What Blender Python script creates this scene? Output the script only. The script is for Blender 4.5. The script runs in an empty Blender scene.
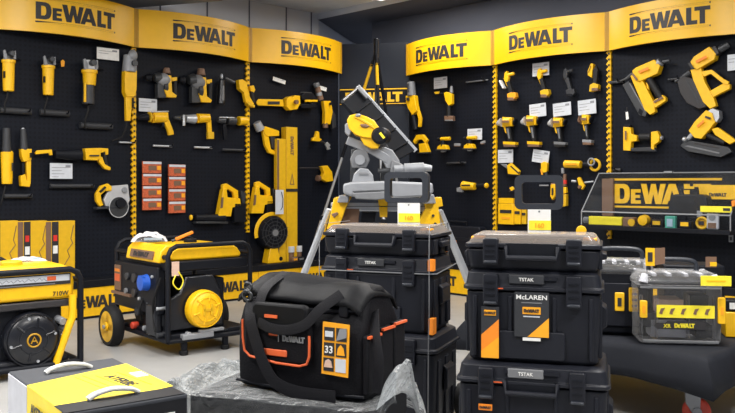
import bpy, bmesh, math, random
from mathutils import Vector, Matrix
random.seed(7)
F, CX, HZ, CH = 820.0, 367.5, 183.0, 1.10      # focal length in pixels, centre column, horizon row, eye height
SC = bpy.context.scene
COL = SC.collection
R = math.radians
S2 = math.sqrt(0.5)

# ------------------------------------------------------------------ materials
M = {}
def mat(key, col, rough=.5, metal=0.0, var=.06, scale=25, bump=0.0, spec=.5, coat=0.0, alpha=1.0, trans=0.0, emit=None):
    m = bpy.data.materials.new(key); m.use_nodes = True
    nt = m.node_tree; b = nt.nodes['Principled BSDF']
    b.inputs['Roughness'].default_value = rough
    b.inputs['Metallic'].default_value = metal
    b.inputs['Specular IOR Level'].default_value = spec
    b.inputs['Coat Weight'].default_value = coat
    tc = nt.nodes.new('ShaderNodeTexCoord'); n = nt.nodes.new('ShaderNodeTexNoise')
    n.inputs['Scale'].default_value = scale; n.inputs['Detail'].default_value = 4
    nt.links.new(tc.outputs['Object'], n.inputs['Vector'])
    r = nt.nodes.new('ShaderNodeValToRGB')
    lo = [max(0, c*(1-var)) for c in col]; hi = [min(1, c*(1+var)) for c in col]
    r.color_ramp.elements[0].color = (*lo, 1); r.color_ramp.elements[1].color = (*hi, 1)
    r.color_ramp.elements[0].position = .3; r.color_ramp.elements[1].position = .7
    nt.links.new(n.outputs['Fac'], r.inputs['Fac']); nt.links.new(r.outputs['Color'], b.inputs['Base Color'])
    if bump:
        bp = nt.nodes.new('ShaderNodeBump'); bp.inputs['Strength'].default_value = bump; bp.inputs['Distance'].default_value = .01
        nt.links.new(n.outputs['Fac'], bp.inputs['Height']); nt.links.new(bp.outputs['Normal'], b.inputs['Normal'])
    b.inputs['Alpha'].default_value = alpha
    b.inputs['Transmission Weight'].default_value = trans
    if emit:
        b.inputs['Emission Color'].default_value = (*emit[:3], 1); b.inputs['Emission Strength'].default_value = emit[3]
    M[key] = m
    return m
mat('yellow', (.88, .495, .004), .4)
mat('yellow_gloss', (.90, .50, .004), .34, var=.02)
mat('yellow_paper', (.86, .66, .02), .45)
mat('carton_yellow', (.72, .42, .006), .5)
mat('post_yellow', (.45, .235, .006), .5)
mat('lemon', (.88, .74, .03), .5)
mat('black', (.0058, .0068, .0105), .5, spec=.2)
mat('matte_black', (.010, .011, .014), .8, spec=.04)
mat('black_gloss', (.008, .009, .013), .28)
mat('tough', (.0080, .0092, .0145), .52, bump=.06, scale=220, spec=.25)
mat('tough_lid', (.0105, .0118, .0175), .45, bump=.04, scale=220, spec=.28)
mat('grip', (.012, .012, .013), .6, spec=.35)
mat('rubber', (.008, .008, .009), .7, spec=.3)
mat('darkgrey', (.025, .027, .032), .5)
mat('midgrey', (.16, .165, .175), .5)
mat('handle_grey', (.022, .026, .035), .42)
mat('silver', (.55, .56, .58), .38, metal=.25)
mat('cast', (.28, .29, .31), .5, metal=.3)
mat('alu', (.50, .52, .55), .38, metal=.6)
mat('chrome', (.7, .7, .72), .18, metal=1.0)
mat('steel_dark', (.06, .063, .068), .4, metal=.5)
mat('white', (.78, .78, .76), .5)
mat('card', (.58, .61, .66), .42)
mat('print', (.24, .25, .28), .6)
mat('ink', (.022, .020, .022), .5)
mat('orange', (.86, .25, .015), .5)
mat('tag_orange', (.9, .38, .012), .5)
mat('piping', (.72, .12, .03), .55)
mat('blade_pack', (.55, .11, .04), .5, var=.35, scale=60)
mat('red', (.65, .03, .02), .4)
mat('blue', (.015, .10, .52), .4)
mat('pale_blue', (.35, .48, .58), .35)
mat('green', (.07, .35, .26), .4)
mat('brown', (.18, .10, .06), .55)
mat('skin', (.62, .42, .32), .6)
mat('cloth', (.0135, .015, .020), .75, bump=.2, scale=14, spec=.15)
mat('nylon', (.005, .005, .0068), .7, bump=.2, scale=160, spec=.15)
mat('vinyl', (.0055, .0058, .0072), .58, bump=.2, scale=18, spec=.14)
mat('webbing', (.010, .010, .0125), .6, bump=.2, scale=300, spec=.2)
mat('carton_dark', (.045, .049, .058), .55, spec=.25)
mat('carton_black', (.007, .0075, .010), .5, spec=.25)
mat('carton_pale', (.55, .56, .6), .6)
mat('paint_white', (.82, .83, .84), .7, var=.02)
mat('wall_paint', (.60, .62, .67), .7, var=.03, scale=3)
mat('soffit', (.105, .113, .145), .75, var=.05, scale=2)
mat('corner_board', (.009, .012, .020), .36, var=.05, scale=3, spec=.25)
mat('deck', (.05, .035, .025), .6)
mat('wheel_red', (.6, .06, .03), .45)

def glassy(key, tint, opac, rough=.08, fres=1.0):
    m = bpy.data.materials.new(key); m.use_nodes = True; nt = m.node_tree; nt.nodes.clear()
    out = nt.nodes.new('ShaderNodeOutputMaterial'); mx = nt.nodes.new('ShaderNodeMixShader')
    tr = nt.nodes.new('ShaderNodeBsdfTransparent'); pb = nt.nodes.new('ShaderNodeBsdfPrincipled')
    tr.inputs['Color'].default_value = (*tint, 1)
    pb.inputs['Base Color'].default_value = (*[min(1, c*.85) for c in tint], 1); pb.inputs['Roughness'].default_value = rough
    fr = nt.nodes.new('ShaderNodeFresnel'); fr.inputs['IOR'].default_value = 1.45
    ma = nt.nodes.new('ShaderNodeMath'); ma.operation = 'MULTIPLY_ADD'; ma.inputs[1].default_value = fres; ma.inputs[2].default_value = opac; ma.use_clamp = True
    nt.links.new(fr.outputs[0], ma.inputs[0]); nt.links.new(ma.outputs[0], mx.inputs[0])
    nt.links.new(tr.outputs[0], mx.inputs[1]); nt.links.new(pb.outputs[0], mx.inputs[2]); nt.links.new(mx.outputs[0], out.inputs[0])
    M[key] = m; return m
glassy('acrylic', (.95, .96, .97), .003, .05, .025)
glassy('clear', (.88, .88, .89), .025, .10, .8)
glassy('smoky', (.50, .44, .40), .22, .15)
g = glassy('film', (.90, .93, .95), .03, .14, .8)
nt = g.node_tree                      # crinkles of the plastic film
tc = nt.nodes.new('ShaderNodeTexCoord'); n1 = nt.nodes.new('ShaderNodeTexNoise'); bp = nt.nodes.new('ShaderNodeBump')
n1.inputs['Scale'].default_value = 16; n1.inputs['Detail'].default_value = 5; n1.inputs['Distortion'].default_value = 1.4
bp.inputs['Strength'].default_value = .9; bp.inputs['Distance'].default_value = .03
nt.links.new(tc.outputs['Object'], n1.inputs['Vector']); nt.links.new(n1.outputs['Fac'], bp.inputs['Height'])
for nd in nt.nodes:
    if nd.type in ('BSDF_PRINCIPLED', 'FRESNEL'): nt.links.new(bp.outputs['Normal'], nd.inputs['Normal'])

def floor_mat():
    m = mat('floor', (.36, .36, .355), .32, var=.10, scale=1.3)
    nt = m.node_tree; b = nt.nodes['Principled BSDF']
    n = nt.nodes.new('ShaderNodeTexNoise'); n.inputs['Scale'].default_value = 9; n.inputs['Detail'].default_value = 6
    tc = [x for x in nt.nodes if x.type == 'TEX_COORD'][0]; nt.links.new(tc.outputs['Object'], n.inputs['Vector'])
    mr = nt.nodes.new('ShaderNodeMapRange'); mr.inputs['To Min'].default_value = .22; mr.inputs['To Max'].default_value = .45
    nt.links.new(n.outputs['Fac'], mr.inputs['Value']); nt.links.new(mr.outputs[0], b.inputs['Roughness'])
floor_mat()
def perf_mat():
    """black powder-coated board with a grid of small square holes"""
    m = bpy.data.materials.new('perforated_board'); m.use_nodes = True; nt = m.node_tree; b = nt.nodes['Principled BSDF']
    tc = nt.nodes.new('ShaderNodeTexCoord'); br = nt.nodes.new('ShaderNodeTexBrick')
    mp = nt.nodes.new('ShaderNodeMapping'); mp.inputs['Rotation'].default_value = (R(90), 0, 0)
    nt.links.new(tc.outputs['Object'], mp.inputs['Vector']); nt.links.new(mp.outputs[0], br.inputs['Vector'])
    br.offset = 0; br.inputs['Scale'].default_value = 1; br.inputs['Brick Width'].default_value = .038; br.inputs['Row Height'].default_value = .038
    br.inputs['Mortar Size'].default_value = .011; br.inputs['Mortar Smooth'].default_value = .2
    br.inputs['Color1'].default_value = (.0052, .0064, .0100, 1); br.inputs['Color2'].default_value = (.0056, .0068, .0106, 1)
    br.inputs['Mortar'].default_value = (.0084, .0103, .0164, 1); b.inputs['Specular IOR Level'].default_value = .13
    nt.links.new(br.outputs['Color'], b.inputs['Base Color']); b.inputs['Roughness'].default_value = .5
    M['board'] = m
perf_mat()

# ------------------------------------------------------------------ mesh builder
class MB:
    def __init__(s): s.v = []; s.f = []
    def add(s, vs, fs):
        o = len(s.v); s.v += [Vector(v) for v in vs]; s.f += [[i+o for i in f] for f in fs]; return s
    def box(s, c, d, rot=None):
        c = Vector(c); h = Vector(d)*.5
        vs = [Vector((x*h.x, y*h.y, z*h.z)) for x in (-1, 1) for y in (-1, 1) for z in (-1, 1)]
        if rot is not None: vs = [rot @ v for v in vs]
        return s.add([c+v for v in vs], [(0,1,3,2),(4,6,7,5),(0,4,5,1),(2,3,7,6),(0,2,6,4),(1,5,7,3)])
    def cyl(s, p0, p1, r0, r1=None, seg=14):
        p0, p1 = Vector(p0), Vector(p1); r1 = r0 if r1 is None else r1
        ax = (p1-p0).normalized(); q = ax.to_track_quat('Z', 'Y')
        vs = []
        for p, r in ((p0, r0), (p1, r1)):
            for i in range(seg):
                a = 2*math.pi*i/seg; vs.append(p+q @ Vector((r*math.cos(a), r*math.sin(a), 0)))
        fs = [(i, (i+1) % seg, seg+(i+1) % seg, seg+i) for i in range(seg)]
        fs += [list(range(seg))[::-1], list(range(seg, 2*seg))]
        return s.add(vs, fs)
    def lathe(s, prof, p0, axis, seg=24):
        """prof: (radius, distance along axis)"""
        p0 = Vector(p0); q = Vector(axis).normalized().to_track_quat('Z', 'Y'); vs = []; fs = []
        for r, t in prof:
            for i in range(seg):
                a = 2*math.pi*i/seg; vs.append(p0+q @ Vector((r*math.cos(a), r*math.sin(a), t)))
        for k in range(len(prof)-1):
            for i in range(seg):
                j = (i+1) % seg; fs.append((k*seg+i, k*seg+j, (k+1)*seg+j, (k+1)*seg+i))
        fs += [list(range(seg))[::-1], list(range((len(prof)-1)*seg, len(prof)*seg))]
        return s.add(vs, fs)
    def ring(s, c, axis, r, t, seg=28, ts=8):
        c = Vector(c); q = Vector(axis).normalized().to_track_quat('Z', 'Y'); vs = []; fs = []
        for i in range(seg):
            a = 2*math.pi*i/seg
            for j in range(ts):
                b = 2*math.pi*j/ts; rr = r+t*math.cos(b); vs.append(c+q @ Vector((rr*math.cos(a), rr*math.sin(a), t*math.sin(b))))
        for i in range(seg):
            for j in range(ts):
                fs.append((i*ts+j, ((i+1) % seg)*ts+j, ((i+1) % seg)*ts+(j+1) % ts, i*ts+(j+1) % ts))
        return s.add(vs, fs)
    def tube(s, pts, r, seg=8, closed=False, flat=None):
        """flat=(w,t) sweeps a flat strap of that width and thickness"""
        pts = [Vector(p) for p in pts]; n = len(pts); vs = []; fs = []; up = None
        for i, p in enumerate(pts):
            a = pts[i-1] if (i or closed) else p; b = pts[(i+1) % n] if (i < n-1 or closed) else p
            t = (b-a).normalized()
            if up is None: up = t.orthogonal().normalized() if abs(t.y) > .95 else (Vector((0, 1, 0))-t*t.y).normalized()
            up = (up-t*up.dot(t)).normalized(); sd = t.cross(up)
            for j in range(seg):
                an = 2*math.pi*(j+.5)/seg
                if flat:
                    cx = math.copysign(min(1, abs(math.cos(an))*1.5), math.cos(an))*flat[0]/2; cy = math.sin(an)*flat[1]/2
                else: cx, cy = r*math.cos(an), r*math.sin(an)
                vs.append(p+sd*cx+up*cy)
        m = n if closed else n-1
        for i in range(m):
            for j in range(seg):
                k = (i+1) % n; fs.append((i*seg+j, i*seg+(j+1) % seg, k*seg+(j+1) % seg, k*seg+j))
        if not closed: fs += [list(range(seg))[::-1], list(range((n-1)*seg, n*seg))]
        return s.add(vs, fs)
    def prism(s, pts, y0, y1):
        n = len(pts); vs = [(x, y0, z) for x, z in pts]+[(x, y1, z) for x, z in pts]
        return s.add(vs, [list(range(n))[::-1], list(range(n, 2*n))]+[(i, (i+1) % n, n+(i+1) % n, n+i) for i in range(n)])
    def ball(s, c, r, seg=16, rings=10):
        c = Vector(c); r = Vector((r, r, r)) if not hasattr(r, '__len__') else Vector(r); vs = [c+Vector((0, 0, -r.z))]; fs = []
        for k in range(1, rings):
            ph = math.pi*k/rings-math.pi/2
            for i in range(seg):
                a = 2*math.pi*i/seg; vs.append(c+Vector((r.x*math.cos(ph)*math.cos(a), r.y*math.cos(ph)*math.sin(a), r.z*math.sin(ph))))
        vs.append(c+Vector((0, 0, r.z))); top = len(vs)-1
        for i in range(seg):
            j = (i+1) % seg; fs.append((0, 1+j, 1+i)); fs.append((top, top-seg+i, top-seg+j))
        for k in range(rings-2):
            for i in range(seg):
                j = (i+1) % seg; fs.append((1+k*seg+i, 1+k*seg+j, 1+(k+1)*seg+j, 1+(k+1)*seg+i))
        return s.add(vs, fs)
    def grid(s, P, nu, nv):
        vs = [P(i/(nu-1), j/(nv-1)) for i in range(nu) for j in range(nv)]
        return s.add(vs, [(i*nv+j, (i+1)*nv+j, (i+1)*nv+j+1, i*nv+j+1) for i in range(nu-1) for j in range(nv-1)])
    def build(s, name, material, parent=None, bevel=0.0, seg=2, smooth=40, loc=None, rotz=None, solid=0, sub=0):
        me = bpy.data.meshes.new(name); me.from_pydata([tuple(v) for v in s.v], [], s.f)
        bm = bmesh.new(); bm.from_mesh(me); bmesh.ops.recalc_face_normals(bm, faces=bm.faces[:]); bm.to_mesh(me); bm.free()
        me.shade_smooth(); me.set_sharp_from_angle(angle=R(smooth))
        me.materials.append(M[material])
        o = bpy.data.objects.new(name, me); COL.objects.link(o)
        if parent is not None: o.parent = parent
        if loc is not None: o.location = loc
        if rotz is not None: o.rotation_euler.z = rotz
        if sub:
            m = o.modifiers.new('sub', 'SUBSURF'); m.levels = m.render_levels = sub
        if solid:
            m = o.modifiers.new('solid', 'SOLIDIFY'); m.thickness = solid
        if bevel:
            m = o.modifiers.new('bevel', 'BEVEL'); m.width = bevel; m.segments = seg; m.limit_method = 'ANGLE'; m.angle_limit = R(35)
        return o

def thing(name, label, cat, loc=(0, 0, 0), rotz=0, group=None):
    o = bpy.data.objects.new(name, None); COL.objects.link(o); o.empty_display_size = .05
    o.location = loc; o.rotation_euler = (0, 0, rotz); o['label'] = label; o['category'] = cat
    if group: o['group'] = group
    return o
def tag(o, label, cat, group=None):
    o['label'] = label; o['category'] = cat
    if group: o['group'] = group
    return o
def struct(o): o['kind'] = 'structure'; return o
def copy_tree(o, parent=None):
    c = o.copy(); COL.objects.link(c)
    if parent is not None: c.parent = parent
    for ch in [x for x in bpy.data.objects if x.parent == o]: copy_tree(ch, c)
    return c
def at(px, py, Y): return Vector(((px-CX)*Y/F, Y, CH-(py-HZ)*Y/F))
def rr(x0, z0, x1, z1, r, n=4):
    """rounded rectangle outline"""
    out = []
    for cx, cz, a0 in ((x1-r, z1-r, 0), (x0+r, z1-r, 90), (x0+r, z0+r, 180), (x1-r, z0+r, 270)):
        for i in range(n+1):
            a = R(a0+90*i/n); out.append((cx+r*math.cos(a), cz+r*math.sin(a)))
    return out

# ------------------------------------------------------------------ lettering
def curve_mesh(loops, depth):
    cu = bpy.data.curves.new('outline', 'CURVE'); cu.dimensions = '2D'; cu.fill_mode = 'BOTH'; cu.extrude = depth/2
    for lp in loops:
        sp = cu.splines.new('POLY'); sp.points.add(len(lp)-1); sp.use_cyclic_u = True
        for p, (x, y) in zip(sp.points, lp): p.co = (x, y, 0, 1)
    o = bpy.data.objects.new('outline', cu); me = bpy.data.meshes.new_from_object(o)
    bpy.data.objects.remove(o); bpy.data.curves.remove(cu); return me
def logo_loops():
    L = []; x = 0
    L += [[(0,0),(.5,0),(.66,.06),(.76,.2),(.8,.4),(.8,.6),(.76,.8),(.66,.94),(.5,1),(0,1)], [(.27,.22),(.27,.78),(.43,.78),(.51,.7),(.53,.55),(.53,.45),(.51,.3),(.43,.22)]]
    x = .86
    L += [[(x,0),(x+.5,0),(x+.5,.17),(x+.22,.17),(x+.22,.29),(x+.46,.29),(x+.46,.44),(x+.22,.44),(x+.22,.56),(x+.5,.56),(x+.5,.73),(x,.73)]]
    x = 1.37
    L += [[(x,1),(x+.28,1),(x+.4,.4),(x+.52,1),(x+.74,1),(x+.86,.4),(x+.98,1),(x+1.24,1),(x+1.02,0),(x+.74,0),(x+.63,.5),(x+.52,0),(x+.24,0)]]
    x = 2.42
    L += [[(x,0),(x+.27,0),(x+.33,.17),(x+.67,.17),(x+.73,0),(x+1.0,0),(x+.66,1),(x+.34,1)], [(x+.4,.36),(x+.5,.68),(x+.6,.36)]]
    x = 3.48
    L += [[(x,0),(x+.58,0),(x+.58,.23),(x+.27,.23),(x+.27,1),(x,1)]]
    x = 3.92
    L += [[(x,1),(x+.8,1),(x+.8,.77),(x+.535,.77),(x+.535,0),(x+.265,0),(x+.265,.77),(x,.77)]]
    return L
LOGO_W = 4.72
def flat_text(s, depth=.004, lines=False):
    """mesh of the writing, cap height 1, centred; x right, y up, thickness along z"""
    if s == 'DEWALT':
        lp = logo_loops()
        if lines: lp += [[(-.02+4.76*i/24, y) for i in range(25)]+[(4.74-4.76*i/24, y+.085) for i in range(25)] for y in (-.20, 1.14)]
        me = curve_mesh(lp, depth); w = LOGO_W
        for v in me.vertices: v.co.x -= w/2; v.co.y -= .5
        return me
    cu = bpy.data.curves.new('writing', 'FONT'); cu.body = s; cu.size = 1.38; cu.extrude = depth/2; cu.offset = .018; cu.align_x = 'CENTER'; cu.resolution_u = 3
    o = bpy.data.objects.new('writing', cu); me = bpy.data.meshes.new_from_object(o); bpy.data.objects.remove(o); bpy.data.curves.remove(cu)
    ys = [v.co.y for v in me.vertices]; mid = (min(ys)+max(ys))/2 if s.count('\n') else .5
    for v in me.vertices: v.co.y -= mid
    return me
def write(s, h, material, parent, pos, face=(0, -1, 0), right=(1, 0, 0), depth=.002, lines=False, sx=1.0, fn=None, name='lettering'):
    """lay writing of cap height h on a surface facing `face`, reading along `right`, centred at pos (parent's space)"""
    me = flat_text(s, depth/h, lines); me.name = name
    r = Vector(right).normalized(); f = Vector(face).normalized(); u = f.cross(r).normalized(); pos = Vector(pos)
    for v in me.vertices:
        c = v.co*h
        v.co = fn(c.x*sx, c.y, c.z) if fn else pos+r*c.x*sx+u*c.y+f*(c.z+depth/2)
    me.materials.clear(); me.materials.append(M[material])
    o = bpy.data.objects.new(name, me); COL.objects.link(o); o.parent = parent
    return o

# ------------------------------------------------------------------ camera
cam = bpy.data.cameras.new('camera'); co = bpy.data.objects.new('camera', cam); COL.objects.link(co)
co.location = (0, 0, CH); co.rotation_euler = (R(90), 0, 0)
cam.sensor_fit = 'HORIZONTAL'; cam.sensor_width = 36; cam.lens = 36*F/735; cam.shift_y = -(206.5-HZ)/735; cam.clip_start = .05
SC.camera = co

# ------------------------------------------------------------------ the two display walls, meeting at the corner C
C = Vector((0, 9.09, 0))
UX = {'L': Vector((S2, S2, 0)), 'R': Vector((S2, -S2, 0))}          # along the wall, to the viewer's right
NR = {'L': Vector((S2, -S2, 0)), 'R': Vector((-S2, -S2, 0))}        # out of the wall
ROT = {'L': R(45), 'R': R(-45)}
def hit(side, px, py, off=0.0):
    d = Vector(((px-CX)/F, 1, (HZ-py)/F)); n = NR[side]; t = (off+n.dot(C))/n.dot(d)
    return d*t+Vector((0, 0, CH))
def on_wall(side, s, z=0, off=0.0):
    """s: metres along the wall from the corner (left wall counts to the left)"""
    return C+UX[side]*(-s if side == 'L' else s)+NR[side]*off+Vector((0, 0, z))
BAYS = {'L': [.386, 1.606, 2.826, 4.046], 'R': [.575, 1.70, 2.905, 4.11]}
# ------------------------------------------------------------------ room shell
def slab(name, poly, z0, z1, material):
    mb = MB(); n = len(poly)
    mb.add([(x, y, z0) for x, y in poly]+[(x, y, z1) for x, y in poly], [list(range(n))[::-1], list(range(n, 2*n))]+[(i, (i+1) % n, n+(i+1) % n, n+i) for i in range(n)])
    return struct(mb.build(name, material))
slab('floor', [(-8, -4), (8, -4), (8, 14), (-8, 14)], -.1, 0, 'floor')
slab('ceiling', [(-8, -4), (8, -4), (8, 14), (-8, 14)], 3.02, 3.12, 'paint_white')
def wall_seg(name, a, b, z0, z1, th, material):
    a, b = Vector(a), Vector(b); d = (b-a).normalized(); n = Vector((-d.y, d.x))*th
    return slab(name, [tuple(a), tuple(b), tuple(b+n), tuple(a+n)], z0, z1, material)
wl = wall_seg('wall_left', (-7.9, 1.96), (-.56, 9.30), 0, 3.02, .1, 'wall_paint')
wall_seg('wall_back', (-.56, 9.30), (-.1, 11.3), 0, 3.02, .1, 'wall_paint')
wall_seg('wall_right', (.05, 9.5), (7.4, 2.15), 0, 3.02, .1, 'soffit')
for i, px in enumerate((60, 112, 160, 207, 249, 286, 311)):      # panel joints of the pale wall
    d = Vector(((px-CX)/F, 1)); n = Vector((S2, -S2)); t = n.dot(Vector((-.56, 9.30)))/n.dot(d); p = d*t
    struct(MB().box((p.x+.004, p.y-.004, 2.82), (.014, .006, .40), Matrix.Rotation(R(45), 3, 'Z')).build('wall_left_joint', 'soffit'))
# lowered dark ceiling over the right-hand displays, its edge parallel to them
e0 = Vector((-.56, 9.30)); e1 = e0+Vector((S2, -S2))*9.0; back = Vector((S2, S2))*5
slab('ceiling_lowered', [tuple(e0), tuple(e1), tuple(e1+back), (.2, 11.6), (-.19, 10.8)], 2.95, 3.015, 'soffit')
tr = wall_seg('trim_1', tuple(e0), tuple(e1), 2.952, 3.018, -.012, 'wall_paint')
a0 = at(120, 10.6, 7.55); b0 = at(222, -1, 7.2)
slab('ceiling_beam', [(a0.x-2, a0.y+.75), (a0.x, a0.y), (b0.x, b0.y), (b0.x+.4, b0.y-1.5), (a0.x-2.0, a0.y-1.5)], 2.70, 2.84, 'midgrey')

# ------------------------------------------------------------------ display bays
def bay(side, s0, s1, name_label, head_label, k):
    """board + tooth strips + base with shelf + bowed yellow header"""
    w = abs(s1-s0); lo = max(s0, s1) if side == 'L' else min(s0, s1)
    root = on_wall(side, lo); rz = ROT[side]
    t = thing('display_bay', name_label, 'display stand', root, rz, 'tool display bays')
    MB().box((w/2, .075, 1.27), (w, .03, 2.5)).build('back_board', 'board', t)
    # serrated yellow strip on the upright at the nearer edge, and at the far edge for the last one
    ends = [0] if side == 'L' else [w]
    for x in ends:
        mb = MB(); n = 132; z0, z1 = .62, (2.275 if side == 'L' else 2.235); L = []; Rr = []
        for i in range(n+1):
            z = z0+(z1-z0)*i/n; ph = 2*math.pi*i/4.0
            c = .005*math.sin(ph); hw = .0165+.006*math.cos(ph+1.2)
            L.append((x+c-hw, z)); Rr.append((x+c+hw, z))
        mb.prism(L+Rr[::-1], .036, .058)
        mb.build('serrated_strip', 'yellow', t, smooth=20)
        MB().box((x+(.018 if x == 0 else -.018), .062, 1.25), (.036, .016, 2.4)).build('upright', 'black', t)
        mb = MB()
        for i in range(0, n, 4): mb.box((x, .034, z0+(z1-z0)*(i+2.2)/n), (.016, .006, .016))
        mb.build('strip_holes', 'ink', t)
    base = MB().box((w/2, -.045, .125), (w-.006, .17, .25)).build('base_front', 'yellow', t, bevel=.004)
    MB().box((w/2, -.04, .282), (w, .20, .06)).build('shelf', 'black', t, bevel=.006)
    write('DEWALT', .095, 'ink', base, (w*((.60, .73, .645)[k] if side == 'L' else .5), -.131, .135))
    MB().box((w/2, -.125, .01), (w, .012, .02)).build('kick_strip', 'black', t)
    h = thing('bay_header', head_label, 'shop sign', root+Vector((0, 0, 2.275 if side == 'L' else 2.235)), rz, 'yellow header signs')
    bow = .15 if side == 'L' else .13; H = .333; N = 24
    m0 = .022; arc = lambda x: -bow*(1-(2*(x-m0)/(w-2*m0)-1)**2)
    mb = MB(); pts = [(m0+(w-2*m0)*i/N, arc(m0+(w-2*m0)*i/N)) for i in range(N+1)]
    n = len(pts)
    poly = [(x, y) for x, y in pts]+[(x, y+.02) for x, y in pts[::-1]]
    m = len(poly)
    for i in range(m):
        pass
    mb.add([(x, y, 0) for x, y in poly]+[(x, y, H) for x, y in poly],
           [(i, (i+1) % m, m+(i+1) % m, m+i) for i in range(m)]+[(i, i+1, m-2-i, m-1-i) for i in range(n-1)]+[(m+i, m+i+1, m+m-2-i, m+m-1-i) for i in range(n-1)])
    p = mb.build('sign_panel', 'yellow_gloss', h, smooth=30)
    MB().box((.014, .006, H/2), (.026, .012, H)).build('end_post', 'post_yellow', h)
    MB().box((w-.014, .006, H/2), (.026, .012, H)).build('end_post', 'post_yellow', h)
    MB().box((w/2, .03, .02), (w, .05, .03)).build('fixing_rail', 'black', h)
    lh = .134; cx = w*.5+(.022 if side == 'L' else -.015)
    def fn(x, y, z):
        X = cx+x; sl = 4*bow*(2*X/w-1)/w
        return Vector((X, arc(X)-.0015-z, .168+y))
    write('DEWALT', lh, 'ink', p, (0, 0, 0), depth=.002, lines=True, sx=1.06, fn=fn)
    return t, h
names = {'L': ['left display bay nearest the corner, with chain saw and black fan', 'second left display bay, with orange blister packs', 'left display bay at the photo edge, with upright grinders'],
         'R': ['right display bay nearest the corner, with few scattered tools', 'middle right display bay, with rows of drivers and price cards', 'right display bay at the photo edge, with big nailers']}
heads = {'L': ['bowed yellow header sign over the chain saw bay', 'bowed yellow header sign over the blister pack bay', 'bowed yellow header sign at far left above upright grinders'],
         'R': ['bowed yellow header sign on the right wall next to the corner', 'bowed yellow header sign above the four small drivers', 'bowed yellow header sign at far right above the nailers']}
for sd in 'LR':
    for k in range(3): bay(sd, BAYS[sd][k], BAYS[sd][k+1], names[sd][k], heads[sd][k], k)
# diagonal board closing the corner, with the yellow word across it
A = on_wall('L', .386, 0, -.05); B = on_wall('R', .575, 0, -.05); d = (B-A); ln = d.length
t = thing('corner_board', 'dark bluish corner board between the left and right bays', 'display stand', A, math.atan2(d.y, d.x))
MB().box((ln/2, .03, 1.3), (ln, .03, 2.6)).build('board', 'corner_board', t)
MB().box((ln/2, -.0, .15), (ln*.8, .08, .3)).build('base', 'black', t)
sg = MB().box((ln/2, .008, 2.035), (ln*.97, .014, .18)).build('sign_plate', 'black', t)
write('DEWALT', .105, 'yellow', sg, (ln/2, .001, 2.02), depth=.004, sx=1.25)
MB().box((ln/2, -.002, 2.105), (ln*.97, .006, .012)).build('sign_line', 'yellow', t)
MB().box((ln/2, -.002, 1.948), (ln*.97, .006, .008)).build('sign_line', 'yellow', t)
# ------------------------------------------------------------------ tools hung on the walls
def wtool(name, label, cat, side, c, parts, group=None, off=0.0):
    """parts: (name, material, shapes[, sub-parts]); shapes are measured on the wall's own plane"""
    root = hit(side, c[0], c[1], off); k = root.y/F; u = UX[side]
    t = thing(name, label, cat, root, ROT[side], group)
    def L(px, py):
        p = hit(side, px, py, off)-root; return (p.dot(u), p.z)
    def shapes(shp):
        mb = MB()
        for s in shp:
            q = s[0]
            if q in 'pb':
                if q == 'p': pts, th, y = s[1], s[2], (s[3] if len(s) > 3 else 0)
                else:
                    x0, y0, x1, y1, th = s[1:6]; y = s[6] if len(s) > 6 else 0; pts = [(x0, y1), (x1, y1), (x1, y0), (x0, y0)]
                xs = [p[0] for p in pts]; W = max(xs)-min(xs); m = (max(xs)+min(xs))/2
                th *= .7; f = max(.78, (W-.7*th*S2/k)/max(W, .01))
                l2 = [L(m+(x-m)*f, yy) for x, yy in pts]
                mb.prism(l2, y-th/2, y+th/2)
            elif q == 'c':
                x0, y0, x1, y1, r0, r1 = s[1:7]; y = s[7] if len(s) > 7 else 0
                l = math.hypot(x1-x0, y1-y0); cx = abs(x1-x0)/l
                e = min(.3*l, .5*(r0+r1)/2*cx); sg = 1 if x1 > x0 else -1
                a = L(x0+sg*e, y0); b = L(x1-sg*e, y1); mb.cyl((a[0], y, a[1]), (b[0], y, b[1]), r0*k, r1*k)
            elif q == 'e':
                a = L(s[1], s[2]); mb.ball((a[0], s[6] if len(s) > 6 else 0, a[1]), (s[3]*k, s[5], s[4]*k))
            elif q == 'r':
                a = L(s[1], s[2]); mb.ring((a[0], s[5] if len(s) > 5 else 0, a[1]), (0, 1, 0), s[3]*k, s[4]*k)
            elif q == 'd':
                a = L(s[1], s[2]); y = s[5] if len(s) > 5 else 0; mb.cyl((a[0], y-s[4]/2, a[1]), (a[0], y+s[4]/2, a[1]), s[3]*k, seg=24)
            elif q == 't':
                y = s[3] if len(s) > 3 else 0; mb.tube([(L(*p)[0], y, L(*p)[1]) for p in s[1]], s[2]*k)
        return mb
    for p in parts:
        o = shapes(p[2]).build(p[0], p[1], t, bevel=.004)
        for sp in (p[3] if len(p) > 3 else []): shapes(sp[2]).build(sp[0], sp[1], o, bevel=.002)
    return t
def card(side, x0, y0, x1, y1, label, tilt=0, material='card', lines=3, group='price cards on the tool walls'):
    c = ((x0+x1)/2, (y0+y1)/2); root = hit(side, *c, -.02); k = root.y/F
    w = (hit(side, x1, c[1], -.02)-hit(side, x0, c[1], -.02)).length; h = (y1-y0)*k*.97
    t = thing('price_card', label, 'price card', root, ROT[side], group); t.rotation_euler = (0, R(tilt), ROT[side])
    o = MB().box((0, 0, 0), (w, .003, h)).build('card', material, t)
    mb = MB()
    for i in range(lines):
        wd = w*(.62, .44, .55, .3)[i % 4]; mb.box((-w*.42+wd/2, -.0018, h*(.22-.2*i)), (wd, .0008, h*.035))
    mb.box((w*.3, -.0018, h*.3), (w*.22, .0008, h*.16)); mb.build('print', 'print', t)
    MB().cyl((0, 0, h*.5-.004), (0, .06, h*.5-.004), .003, seg=8).build('peg', 'darkgrey', t)
    return t
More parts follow.
